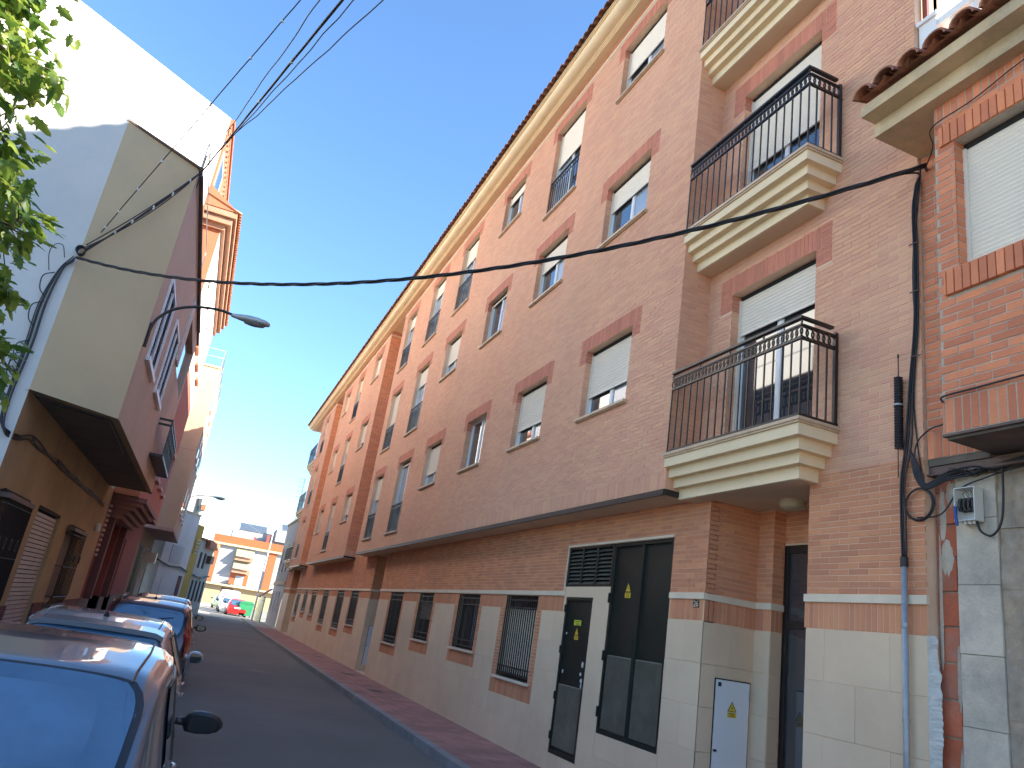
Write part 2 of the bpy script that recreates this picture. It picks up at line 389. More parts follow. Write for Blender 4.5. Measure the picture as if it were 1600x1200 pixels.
for (x, y) in ((1.95, 20.5), (1.2, 34.0)):
    k = 20; vs = [(x+0.3*math.cos(2*math.pi*i/k), y+0.3*math.sin(2*math.pi*i/k), 0.004) for i in range(k)]; m.add(vs, [tuple(range(k))])
struct(m.build('manhole_covers_in_road', RUSTY))

# ------------------------------------------------------------------ window builder
def make_window(parent, fr, a0, a1, b0, b1, shut=0.6, tall=False, rail=False, depth=0.12, sill=True, sky_panes=0, detail=True, slatd=0.045, back=0.0, frame_mat=None):
    """window set back by `depth` in an opening of frame fr; part 'window' (frame) with sub-parts"""
    FM = frame_mat or ALU
    wz = -depth
    f = MB(); t = 0.035
    f.box(fr, a0, a0+t, b0, b1, wz-0.05, wz); f.box(fr, a1-t, a1, b0, b1, wz-0.05, wz)
    f.box(fr, a0+t, a1-t, b0, b0+t, wz-0.05, wz-0.002); f.box(fr, a0+t, a1-t, b1-t, b1, wz-0.05, wz-0.002)
    mid = (a0+a1)/2
    f.box(fr, mid-0.022, mid+0.022, b0+t, b1-t, wz-0.045, wz-0.008)
    if detail:
        for (p, q) in ((a0+t, mid-0.022), (mid+0.022, a1-t)):
            f.box(fr, p, p+0.025, b0+t, b1-t, wz-0.04, wz-0.015); f.box(fr, q-0.025, q, b0+t, b1-t, wz-0.04, wz-0.015)
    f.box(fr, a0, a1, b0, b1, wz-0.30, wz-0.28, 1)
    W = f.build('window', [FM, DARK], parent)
    for k, (p, q) in enumerate(((a0+t, mid-0.02), (mid+0.02, a1-t))):
        g_ = MB(); g_.box(fr, p, q, b0+t, b1-t, wz-0.034, wz-0.028)
        g_.build('pane', SKYPANE if (sky_panes >> k) & 1 else GLASS, W)
    if shut > 0:
        s_ = MB(); top = b1-0.05; bot = b1-(b1-b0)*shut; n = max(2, int((top-bot)/slatd))
        z = top
        for i in range(n):
            z2 = top-(top-bot)*(i+1)/n
            s_.add([fr.p(a0+0.03, z, wz+0.006), fr.p(a1-0.03, z, wz+0.006), fr.p(a1-0.03, (z+z2)/2, wz+0.017), fr.p(a0+0.03, (z+z2)/2, wz+0.017), fr.p(a0+0.03, z2, wz+0.006), fr.p(a1-0.03, z2, wz+0.006)],
                   [(0, 1, 2, 3), (3, 2, 5, 4)])
            z = z2
        s_.box(fr, a0+0.03, a1-0.03, bot-0.03, bot, wz+0.002, wz+0.02)
        s_.box(fr, a0, a0+0.028, b0, b1-0.05, wz+0.001, wz+0.028); s_.box(fr, a1-0.028, a1, b0, b1-0.05, wz+0.001, wz+0.028)
        s_.box(fr, a0, a1, b1-0.055, b1-0.001, wz+0.001, wz+0.012, 1)  # dark strip: the recess shadow above the shutter, painted in
        s_.build('shutter', [SHUT, DARK], W)
    if sill:
        q = MB(); q.box(fr, a0-0.05, a1+0.05, b0-0.035, b0, -depth, 0.055); q.box(fr, a0-0.045, a1+0.045, b0-0.05, b0-0.035, 0.0, 0.035)
        q.build('sill', MARBLE, W)
    if rail:
        r = MB(); h = b0+0.80
        r.box(fr, a0+0.01, a1-0.01, h-0.03, h, -0.035, -0.005); r.box(fr, a0+0.01, a1-0.01, h-0.13, h-0.115, -0.03, -0.012)
        r.box(fr, a0+0.01, a1-0.01, b0+0.05, b0+0.07, -0.03, -0.01)
        n = 12
        for i in range(n+1):
            a = a0+0.02+(a1-a0-0.04)*i/n; r.box(fr, a-0.006, a+0.006, b0+0.06, h-0.02, -0.027, -0.015)
            if i < n: r.ring(fr, a+(a1-a0-0.04)/n/2, h-0.072, (a1-a0-0.04)/n*0.62, 0.042, 0.010, -0.027, -0.017, 8)
        r.build('window_railing', IRON, W)
    return W

# ------------------------------------------------------------------ the long brick apartment building
G, U = 4.90, 4.50
fG, fU = face_x(G), face_x(U)
main = empty('apartment_building', (5.5, 4.3, 0))
tag(main, 'long four-storey pink brick apartment building with cream balconies, jettied upper floors and tiled eaves', 'building')
bricks = Pieces('brick', [BRICK, GBRICK, LINT])
Y0, YE = 4.17, 47.6
HEADS = [5.87, 8.70, 11.53]; EAVE = 11.97; JB = 3.45
# columns: (y0, y1, kinds per floor)  W window, T tall with railing ; shutter fraction per floor
cols1 = [(8.28, 9.60, 'WWW', (.65, .38, .52), (1, 1, 1)), (11.0, 12.3, 'WWT', (.65, .37, .41), (1, 1, 2)), (13.9, 15.1, 'WWW', (0, .06, .22), (1, 1, 1)),
         (16.95, 18.2, 'WWT', (.66, .58, .28), (2, 2, 2)), (19.8, 21.1, 'TTT', (.04, .26, .22), (3, 3, 3)), (23.05, 24.25, 'TTT', (.36, .55, .22), (3, 3, 3))]
cols2 = [(28.2, 29.5, 'WWW', (.70, .70, .70), (0, 0, 0)), (31.8, 33.0, 'TTT', (.28, .30, .30), (3, 3, 3)), (35.0, 36.2, 'WWW', (.5, .7, .92), (3, 0, 0))]
cols3 = [(41.4, 42.6, 'TTT', (.3, .3, .3), (3, 3, 3))]
blocks = [(7.15, 24.95, cols1), (27.1, 37.0, cols2), (39.4, 44.0, cols3)]
wall = MB()
for bi, (ya, yb, cols) in enumerate(blocks):
    holes = []; lints = []
    for (y0, y1, ks, sh, cu) in cols:
        for fl, kd in enumerate(ks):
            z1 = HEADS[fl]-(0.02 if fl == 2 else 0); z0 = z1-(2.0 if kd == 'T' else 1.07)
            holes.append((y0, y1, z0, z1)); lints.append((y0, y1, z1))
            make_window(main, fU, y0, y1, z0, z1, sh[fl], kd == 'T', kd == 'T', sky_panes=cu[fl], detail=(y0 < 20))
    # soldier band at the jetty's foot and mortar plane
    wall_with_holes(wall, fU, ya, yb, JB, EAVE, holes, 0.13)
    lh = []
    for (y0, y1, z1) in lints:
        za = min(z1+0.235, EAVE-0.14)
        lh += [(y0-0.20, y1+0.20, z1, za), (y0-0.20, y0, z1-0.19, z1), (y1, y1+0.20, z1-0.19, z1)]
        brick_field(bricks, fU, y0-0.10, y1+0.10, z1, za, [], 2, soldier=True, off=y0, H=0.056)
        for (p, q) in ((y0-0.20, y0-0.10), (y1+0.10, y1+0.20)): brick_field(bricks, fU, p, q, z1, za, [], 2, L=0.3, H=0.056, zref=z1, off=p)
        for (p, q) in ((y0-0.20, y0), (y1, y1+0.20)): brick_field(bricks, fU, p, q, z1-0.19, z1, [], 2, L=0.21, H=0.051, zref=z1, off=p)
    brick_field(bricks, fU, ya, yb, JB+0.25, 11.78, holes+lh, 0, zref=JB+0.25)
    brick_field(bricks, fU, ya, yb, JB+0.05, JB+0.25, [], 0, soldier=True, off=ya, H=0.056)
    brick_field(bricks, fU, ya, yb, 11.85, 11.94, [], 2, soldier=True, off=ya, H=0.056)
    # returns of the block toward the ground plane (both ends)
    for (yy, sgn) in ((ya, -1), (yb, 1)):
        fr = Fr((0, yy, 0), (1, 0, 0), (0, 0, 1), (0, sgn, 0))
        wall_with_holes(wall, fr, U, G+0.02, JB, EAVE, [])
        if sgn < 0:
            brick_field(bricks, fr, U, G, JB+0.25, 11.78, [], 0 if bi == 0 else 1, zref=JB+0.25, off=U)
            brick_field(bricks, fr, U, G, JB+0.05, JB+0.25, [], 0, soldier=True, off=U, H=0.056)
            brick_field(bricks, fr, U, G, 11.85, 11.94, [], 2, soldier=True, off=U, H=0.056)
    # dark drip edge and soffit of the jetty
    d = MB(); d.box(fU, ya-0.004, yb+0.004, JB-0.02, JB+0.045, -0.02, 0.012)
    d.box(Fr((0, ya, 0), (1, 0, 0), (0, 0, 1), (0, -1, 0)), U-0.012, G, JB-0.02, JB+0.045, -0.02, 0.012); d.build('drip_edge', IRON, main)
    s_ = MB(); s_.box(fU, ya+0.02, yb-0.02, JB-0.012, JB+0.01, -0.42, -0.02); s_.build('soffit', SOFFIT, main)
    s_ = MB(); s_.box(fU, ya-0.008, yb+0.008, 11.79, 11.835, -0.02, 0.022); s_.box(fU, ya-0.008, yb+0.008, 11.765, 11.79, -0.02, 0.010)
    s_.box(Fr((0, ya, 0), (1, 0, 0), (0, 0, 1), (0, -1, 0)), U-0.01, G, 11.79, 11.835, -0.02, 0.022); s_.build('string_course', STRIP, main)
# --- plane G above the band: balcony bays, recesses
balc = [5.37, 6.70]
bholes = [(5.37, 6.70, h-1.95, h) for h in (5.83, 8.66, 11.49)]
fbh = [(44.95, 46.1, h-1.95, h) for h in (5.83, 8.66, 11.49)]
for i, (a, b, c, d_) in enumerate(bholes):
    make_window(main, fG, a, b, c, d_, (.245, .555, .60)[i], True, False, depth=0.13, sill=False, sky_panes=0, slatd=0.042)
for (a, b, c, d_) in fbh: make_window(main, fG, a, b, c, d_, .3, True, False, depth=0.13, sill=False, sky_panes=3, detail=False)
gw = [(11.07, 12.40, 1.09), (13.70, 14.95, 1.36), (16.70, 17.88, 1.34), (19.42, 20.75, 1.10), (25.15, 26.40, 1.30), (27.75, 29.10, 1.08),
      (31.15, 32.35, 1.07), (34.30, 35.50, 1.33), (37.05, 38.20, 1.36), (39.70, 40.90, 1.08)]
gh = [(a, b, z, 2.362) for (a, b, z) in gw]
doors = [(7.49, 8.85, 0.77, 3.05), (8.85, 10.17, 2.51, 3.05), (9.30, 10.08, 0.335, 2.355)]
recs = [(5.375, 6.84, 0.0, JB), (22.1, 23.42, 0.0, JB), (41.6, 44.6, 0.0, JB)]
wall_with_holes(wall, fG, Y0, YE, 0.0, 11.97, gh+doors+recs+bholes+fbh, 0.13)
ent = recs
lh = []
for (y0, y1, zb, z1) in bholes+fbh:
    za = z1+0.245
    lh += [(y0-0.21, y1+0.21, z1, za), (y0-0.21, y0, z1-0.21, z1), (y1, y1+0.21, z1-0.21, z1)]
    brick_field(bricks, fG, y0-0.06, y1+0.06, z1, za, [], 2, soldier=True, off=y0, H=0.056)
    for (p, q) in ((y0-0.21, y0-0.06), (y1+0.06, y1+0.21)): brick_field(bricks, fG, p, q, z1, za, [], 2, L=0.3, H=0.051, zref=z1, off=p)
    for (p, q) in ((y0-0.21, y0), (y1, y1+0.21)): brick_field(bricks, fG, p, q, z1-0.21, z1, [], 2, L=0.21, H=0.051, zref=z1, off=p)
    for (yy, s2) in ((y0, 1), (y1, -1)):
        fr = Fr((0, yy, 0), (1, 0, 0), (0, 0, 1), (0, s2, 0))
        brick_field(bricks, fr, G, G+0.125, zb, z1-0.2, [], 0, L=0.2, zref=2.44, off=G, c0=-0.002, c1=0.003)
        brick_field(bricks, fr, G, G+0.125, z1-0.2, z1, [], 2, L=0.2, zref=2.44, off=G, c0=-0.002, c1=0.003)
up = [(7.15, 24.95, JB-0.05, 12.0), (27.1, 37.0, JB-0.05, 12.0), (39.4, 44.0, JB-0.05, 12.0)]
brick_field(bricks, fG, Y0, YE, JB+0.03, 11.9, bholes+fbh+lh+up, 0, zref=2.44, off=Y0)
brick_field(bricks, fG, Y0, YE, 2.44, JB+0.03, doors+recs+[(8.85, 10.17, 2.3, 2.52)], 1, zref=2.44, off=Y0)
brick_field(bricks, fG, Y0, YE, 2.155, 2.37, gh+doors+recs+[(8.85, 10.17, 2.1, 2.5)], 1, soldier=True, off=Y0, H=0.056)
# brick surrounds of ground floor windows
slabh = list(gh)+doors+recs+[(8.86, 9.30, 0.3, 2.5)]
for (a, b, z) in gw:
    sw = 0.19 if a < 12 else 0.17
    r_ = (a-sw, b+sw, z-0.27, 2.155); slabh.append(r_)
    brick_field(bricks, fG, a-sw, b+sw, z-0.05, 2.155, gh, 1, L=0.24, zref=2.155, off=a)
    brick_field(bricks, fG, a-sw, b+sw, z-0.27, z-0.05, [], 1, soldier=True, off=a-sw, H=0.056)
# reveals of windows on the upper front near the camera
for (y0, y1, ks, sh, cu) in cols1[:3]:
    for fl, kd in enumerate(ks):
        z1 = HEADS[fl]; z0 = z1-(2.0 if kd == 'T' else 1.07)
        fr = Fr((0, y1, 0), (1, 0, 0), (0, 0, 1), (0, -1, 0))
        brick_field(bricks, fr, U, U+0.115, z0, z1-0.19, [], 0, L=0.2, zref=JB+0.25, off=U, c0=-0.002, c1=0.003)
        brick_field(bricks, fr, U, U+0.115, z1-0.19, z1, [], 2, L=0.2, zref=JB+0.25, off=U, c0=-0.002, c1=0.003)
for i, (a, b, z) in enumerate(gw):
    make_window(main, fG, a, b, z, 2.362, 0, False, False, depth=0.10, sill=False, sky_panes=(0, 1, 0, 1)[i % 4], detail=False, frame_mat=IRON)
    wd = bpy.data.objects[[o.name for o in bpy.data.objects if o.name.startswith('window') and o.parent == main][-1]]
    q = MB(); q.box(fG, a-0.06, b+0.06, z-0.04, z, -0.1, 0.05); q.build('sill', STRIP, wd)
    r = MB(); n = max(8, int((b-a)/0.085)); zt = 2.17
    for zz in (z+0.06, z+0.16, zt, zt+0.12): r.box(fG, a, b, zz-0.012, zz+0.012, -0.03, -0.008)
    for k in range(n+1):
        aa = a+0.01+(b-a-0.02)*k/n; r.box(fG, aa-0.008, aa+0.008, z+0.01, 2.355, -0.027, -0.011)
    r.build('window_grille', IRON, wd)
    if i in (0, 2):
        s_ = MB(); zz = 2.15
        while zz > (z+0.1 if i == 0 else 1.8):
            s_.add([fG.p(a+0.04, zz, -0.085), fG.p(b-0.04, zz, -0.085), fG.p(b-0.04, zz-0.028, -0.07), fG.p(a+0.04, zz-0.028, -0.07), fG.p(a+0.04, zz-0.045, -0.085), fG.p(b-0.04, zz-0.045, -0.085)], [(0, 1, 2, 3), (3, 2, 5, 4)]); zz -= 0.045
        s_.build('shutter', SHUT, wd)
# recess walls (entrance porches)
def porch(ya, yb, depth, brickwall=True, doorx=0.78):
    frn = Fr((0, yb, 0), (1, 0, 0), (0, 0, 1), (0, -1, 0)); frs = Fr((0, ya, 0), (1, 0, 0), (0, 0, 1), (0, 1, 0)); frb = face_x(G+depth)
    x1 = G+depth
    wall_with_holes(wall, frn, G, x1, 0, JB, []); wall_with_holes(wall, frs, G, x1, 0, JB, []); wall_with_holes(wall, frb, ya, yb, 3.06, JB, [])
    for fr in (frn, frs):
        brick_field(bricks, fr, G+0.003, x1, 2.44, JB, [], 1, zref=2.44, off=G)
        brick_field(bricks, fr, G+0.003, x1, 2.155, 2.37, [], 1, soldier=True, off=G, H=0.056)
    brick_field(bricks, frb, ya, yb, 3.08, JB, [], 1, zref=2.44, off=ya)
    s_ = MB(); s_.box(fG, ya, yb, JB-0.03, JB-0.001, -depth, -0.001); s_.build('soffit', SOFFIT, main)
    b_ = MB()
    b_.box(frn, G, x1, 2.37, 2.435, -0.01, 0.022); b_.build('string_course', STRIP, main); b_ = MB(); b_.box(frs, G, x1, 2.37, 2.435, -0.01, 0.022); b_.build('string_course', STRIP, main)
    return frn, frs, frb
stones = Pieces('stone_slab', [STONE])
def slab_field(fr, a0, a1, b0, b1, holes, L=0.66, H=0.41, top=2.15):
    brick_field(stones, fr, a0, a1, b0, b1, holes, 0, L=L, H=H, J=0.003, c0=-0.01, c1=0.006, zref=top-6*H, off=a0, split=True)
frn, frs, frb = porch(5.375, 6.84, 0.80)
porch(22.1, 23.42, 0.80); porch(41.6, 44.6, 1.5)
# small pilaster in the main porch
wp = MB(); wp.box(WORLD, 5.55, 5.70, 6.60, 6.84, 0.11, JB-0.03); wp.build('porch_pilaster', MORT, main)
fpil = Fr((0, 6.60, 0), (1, 0, 0), (0, 0, 1), (0, -1, 0)); fps = face_x(5.55)
for (fr, a, b) in ((fpil, 5.55, 5.70), (fps, 6.60, 6.84)):
    brick_field(bricks, fr, a, b, 2.44, JB-0.03, [], 1, zref=2.44, off=a); brick_field(bricks, fr, a, b, 2.155, 2.37, [], 1, soldier=True, off=a, H=0.056)
    slab_field(fr, a, b, 0.11, 2.15, [])
sc = MB(); sc.box(fpil, 5.54, 5.70, 2.37, 2.435, 0, 0.022); sc.box(fps, 6.58, 6.818, 2.37, 2.435, 0, 0.02); sc.build('string_course', STRIP, main)
slab_field(fG, Y0, YE, 0.105, 2.15, slabh)
for (ya, yb, x1) in ((5.375, 6.84, 5.70), (22.1, 23.42, 5.70), (41.6, 44.6, 6.4)):
    slab_field(Fr((0, yb, 0), (1, 0, 0), (0, 0, 1), (0, -1, 0)), G+0.007, x1, 0.105, 2.15, [(5.08, 5.52, 0.3, 1.625)] if yb == 6.84 else ([(5.05, 5.62, 0.3, 1.4)] if yb == 23.42 else []))
    slab_field(Fr((0, ya, 0), (1, 0, 0), (0, 0, 1), (0, 1, 0)), G+0.007, x1, 0.105, 2.15, [])
def meter_door(yy, a, b, z0, z1, sign):
    fr = Fr((0, yy, 0), (1, 0, 0), (0, 0, 1), (0, -1, 0))
    d = MB(); d.box(fr, a+0.012, b-0.012, z0, z1-0.012, -0.008, 0.012); D = d.build('meter_cupboard_door', ALU, main)
    e = MB(); e.box(fr, a, a+0.01, z0, z1, -0.01, 0.006); e.box(fr, b-0.01, b, z0, z1, -0.01, 0.006); e.box(fr, a, b, z1-0.01, z1, -0.01, 0.0065); e.build('door_frame', DARK, D)
    e = MB(); e.box(fr, a+0.02, a+0.05, (z0+z1)/2-0.02, (z0+z1)/2+0.0, 0.012, 0.03); e.build('handle', RUBBER, D)
    e = MB(); e.box(fr, b-0.02, b-0.008, z1-0.17, z1-0.06, 0.012, 0.02); e.build('hinge', GALV, D)
    if sign:
        warn_sign(fr, (a+b)/2, z1-0.30, 0.055, D, 0.013)
        e = MB(); e.box(fr, a+0.035, a+0.075, z1-0.075, z1-0.035, 0.012, 0.014); e.build('sticker', PRINT, D)
def bolt(mb, fr, ca, cb, s, c, mi):
    P = [(0.1, 1), (-0.35, -0.1), (0.0, -0.1), (-0.12, -1), (0.38, 0.2), (0.03, 0.2), (0.3, 1)]
    mb.add([fr.p(ca+s*x, cb+s*y, c) for x, y in P], [tuple(range(7))], mi)
def warn_sign(fr, ca, cb, s, parent, c):
    """yellow high-voltage triangle above a printed plate"""
    e = MB(); sx = s
    e.prism([fr.p(ca-sx, cb, c), fr.p(ca+sx, cb, c), fr.p(ca, cb+1.75*s, c)], np.array(fr.n)*0.002, 1)
    e.prism([fr.p(ca-sx*0.80, cb+0.11*s, c+0.002), fr.p(ca+sx*0.80, cb+0.11*s, c+0.002), fr.p(ca, cb+1.52*s, c+0.002)], np.array(fr.n)*0.001, 0)
    bolt(e, fr, ca, cb+0.6*s, s*0.38, c+0.0035, 1)
    e.box(fr, ca-sx*0.95, ca+sx*0.95, cb-1.0*s, cb-0.12*s, c, c+0.002, 0)
    for i, wd in enumerate((0.7, 0.5, 0.62)): e.box(fr, ca-sx*wd, ca+sx*wd, cb-s*(0.36+0.22*i), cb-s*(0.27+0.22*i), c+0.002, c+0.0025, 1)
    return e.build('warning_sign', [YSIGN, PRINT], parent)
meter_door(6.834, 5.08, 5.52, 0.3, 1.625, True); meter_door(23.414, 5.05, 5.62, 0.3, 1.4, False)
# entrance doors: dark steel and glass
for (xx, ya, yb, nm) in ((5.72, 5.375, 6.6, 0), (5.72, 22.1, 23.42, 1), (6.42, 41.6, 44.6, 2)):
    fr = face_x(xx); d = MB()
    for a in np.linspace(ya+0.03, yb-0.03, 3): d.box(fr, a-0.03, a+0.03, 0.11, 3.06, -0.04, 0.01)
    for z in (0.16, 2.25, 3.02): d.box(fr, ya, yb, z-0.04, z+0.04, -0.038, 0.008)
    D = d.build('entrance_door', IRON, main); e = MB(); e.box(fr, ya+0.03, yb-0.03, 0.15, 3.03, -0.02, -0.012); e.build('pane', GLASS, D)
    e = MB(); e.tube([fr.p(ya+0.72, 0.9, 0.05), fr.p(ya+0.72, 1.4, 0.05)], 0.012); e.build('handle', GALV, D)
# string course on plane G (broken by openings)
sc = MB(); iv = [(Y0, YE)]
for h in doors[:2]+[(9.9, 10.17, 0, 0)]+recs: iv = cut1(iv, h[0]-0.03 if h in doors else h[0], h[1]+0.0)
for (a, b) in iv: sc.box(fG, a-0.015, b+0.015, 2.372, 2.436, -0.01, 0.024)
sc.build('string_course', STRIP, main)
sc = MB(); sc.box(fG, 7.49-0.02, 10.2, 3.055, 3.085, -0.01, 0.02); sc.box(fG, 10.172, 10.2, 2.44, 3.055, -0.01, 0.015); sc.build('lintel_strip', STRIP, main)
sc = MB(); sc.box(fG, 9.296, 10.165, 2.36, 2.50, -0.05, 0.0036); sc.box(fG, 10.085, 10.165, 2.15, 2.36, -0.05, 0.0036); sc.box(fG, 8.86, 9.295, 0.1, 2.5, -0.05, 0.0035); sc.build('stone_panel', STONE, main)
# technical doors
def louvres(mb, fr, a0, a1, b0, b1, pitch, c0, c1, mi=0):
    z = b0
    while z+pitch <= b1+1e-6:
        mb.add([fr.p(a0, z, c1), fr.p(a1, z, c1), fr.p(a1, z+pitch*0.85, c0), fr.p(a0, z+pitch*0.85, c0), fr.p(a0, z-0.004, c1), fr.p(a1, z-0.004, c1)], [(0, 1, 2, 3), (4, 5, 1, 0)], mi); z += pitch
d = MB(); a, b, z0, z1 = doors[0]
d.box(fG, a, b, z0, z1, -0.06, -0.03); d.box(fG, a, a+0.045, z0, z1, -0.03, 0.0); d.box(fG, b-0.045, b, z0, z1, -0.03, 0.0)
d.box(fG, a+0.045, b-0.045, z1-0.045, z1, -0.03, -0.001); d.box(fG, a+0.045, b-0.045, z0, z0+0.06, -0.03, -0.001)
mid = (a+b)/2-0.01; d.box(fG, mid-0.035, mid+0.035, z0+0.06, z1-0.045, -0.03, -0.004)
for z in (0.95, 1.6, 2.3): d.box(fG, b-0.01, b+0.015, z, z+0.12, -0.01, 0.02)
BD = d.build('transformer_room_door', DGREEN, main)
e = MB()
for (p, q) in ((a+0.06, mid-0.045), (mid+0.045, b-0.06)): louvres(e, fG, p, q, z0+0.07, 1.69, 0.021, -0.028, -0.008)
e.build('louvres', GRILLE, BD); warn_sign(fG, 8.46, 2.44, 0.07, BD, -0.028)
e = MB(); e.box(fG, mid+0.04, mid+0.06, 1.75, 1.9, -0.03, -0.005); e.build('handle', RUBBER, BD)
d = MB(); a, b, z0, z1 = doors[2]
d.box(fG, a, b, z0, z1, -0.05, -0.02); d.box(fG, a, a+0.04, z0, z1, -0.02, 0.008); d.box(fG, b-0.04, b, z0, z1, -0.02, 0.008); d.box(fG, a+0.04, b-0.04, z1-0.04, z1, -0.02, 0.006)
d.box(fG, a+0.04, b-0.04, z0, z0+0.05, -0.02, 0.006)
for z in (0.5, 1.0, 1.6, 2.15): d.box(fG, b-0.01, b+0.018, z, z+0.1, -0.01, 0.02)
SD = d.build('service_door', DGREEN, main)
e = MB(); louvres(e, fG, a+0.05, b-0.05, z0+0.1, 1.22, 0.021, -0.018, 0.0); e.build('louvres', GRILLE, SD)
warn_sign(fG, 9.69, 1.86, 0.06, SD, -0.018)
e = MB(); e.box(fG, 9.60, 9.80, 1.985, 2.055, -0.02, -0.016, 0)
for i, (p, q) in enumerate(((9.62, 9.78), (9.64, 9.76), (9.62, 9.75))): e.box(fG, p, q, 2.043-0.022*i, 2.034-0.022*i, -0.016, -0.0155, 1)
e.build('notice_sticker', [LIME, PRINT], SD)
e = MB()
for (p, z, w_, h_) in ((9.42, 1.50, .03, .07), (9.45, 1.38, .03, .04), (9.41, 1.30, .04, .05), (9.40, 1.24, .03, .05), (9.98, 1.37, .02, .05), (10.0, 1.87, .02, .03)):
    k = 7; e.add([fG.p(p+w_*(1+.3*math.sin(j*3.1))*math.cos(2*math.pi*j/k), z+h_*.6*math.sin(2*math.pi*j/k), -0.0175) for j in range(k)], [tuple(range(k))])
e.build('torn_paper_scraps', PLAST, SD)
d = MB(); a, b, z0, z1 = doors[1]; d.box(fG, a, b, z0, z1, -0.09, -0.08, 1)
for q in (0, 1/3, 2/3, 1): d.box(fG, a+(b-a-0.05)*q, a+(b-a-0.05)*q+0.05, z0, z1, -0.06, 0.004)
d.box(fG, a, b, z0-0.01, z0+0.03, -0.06, 0.003); d.box(fG, a, b, z1-0.03, z1, -0.06, 0.003)
LV = d.build('vent_louvre', [DGREEN, DARK], main)
for q in range(3):
    p = a+(b-a-0.05)*q/3+0.05; r = a+(b-a-0.05)*(q+1)/3; z = z0+0.035
    while z < z1-0.05:
        e = MB(); e.add([fG.p(p, z, 0.0), fG.p(r, z, 0.0), fG.p(r, z+0.035, -0.05), fG.p(p, z+0.035, -0.05), fG.p(p, z-0.006, 0.0), fG.p(r, z-0.006, 0.0), fG.p(r, z+0.029, -0.05), fG.p(p, z+0.029, -0.05)],
                        [(0, 1, 2, 3), (4, 5, 1, 0), (7, 6, 5, 4), (0, 3, 7, 4), (1, 5, 6, 2)]); e.build('slat', mat('slat_green', (0.10, 0.105, 0.09), 0.5, 0.15, 4), LV); z += 0.053
# number plate 26
e = MB(); e.box(fG, 6.93, 7.03, 2.285, 2.365, 0.004, 0.010, 0)
def stroke(mb, fr, pts, w_, c, mi, c2=0.0015):
    for i in range(len(pts)-1):
        p, q = np.array(pts[i]), np.array(pts[i+1]); dd = (q-p)/(np.linalg.norm(q-p)+1e-9); nn = np.array((-dd[1], dd[0]))*w_/2; p = p-dd*w_*0.3; q = q+dd*w_*0.3
        mb.quad(fr.p(*(p+nn), c), fr.p(*(q+nn), c), fr.p(*(q-nn), c), fr.p(*(p-nn), c), mi)
def digit(ch, x, z, s):                                             # on fG the reader sees +Y to the left
    D = {'2': [(0, .8), (.3, 1), (.6, .8), (.55, .55), (0, 0), (.6, 0)], '6': [(.55, .95), (.25, .9), (0, .35), (.2, 0), (.55, .1), (.6, .4), (.3, .55), (.03, .4)]}[ch]
    return [(x-s*a_, z+s*b_) for a_, b_ in D]
stroke(e, fG, digit('2', 7.018, 2.298, 0.055), 0.010, 0.0108, 1); stroke(e, fG, digit('6', 6.974, 2.298, 0.055), 0.010, 0.0108, 1)
e.build('house_number_plate', [PRINT, STRIP], main)
# porch ceiling lamp
e = MB()
k = 18
for (r0, z0_, r1, z1_) in ((0.13, 3.42, 0.135, 3.385), (0.135, 3.385, 0.12, 3.345), (0.12, 3.345, 0.07, 3.325), (0.07, 3.325, 0.001, 3.318)):
    vs = [(5.33+r*math.cos(2*math.pi*i/k), 6.08+r*math.sin(2*math.pi*i/k), z) for (r, z) in ((r0, z0_), (r1, z1_)) for i in range(k)]
    e.add(vs, [(i, (i+1) % k, k+(i+1) % k, k+i) for i in range(k)])
e.build('ceiling_lamp', mat('opal_plastic', (0.55, 0.48, 0.33), 0.4, 0.05, 4), main, smooth=True)

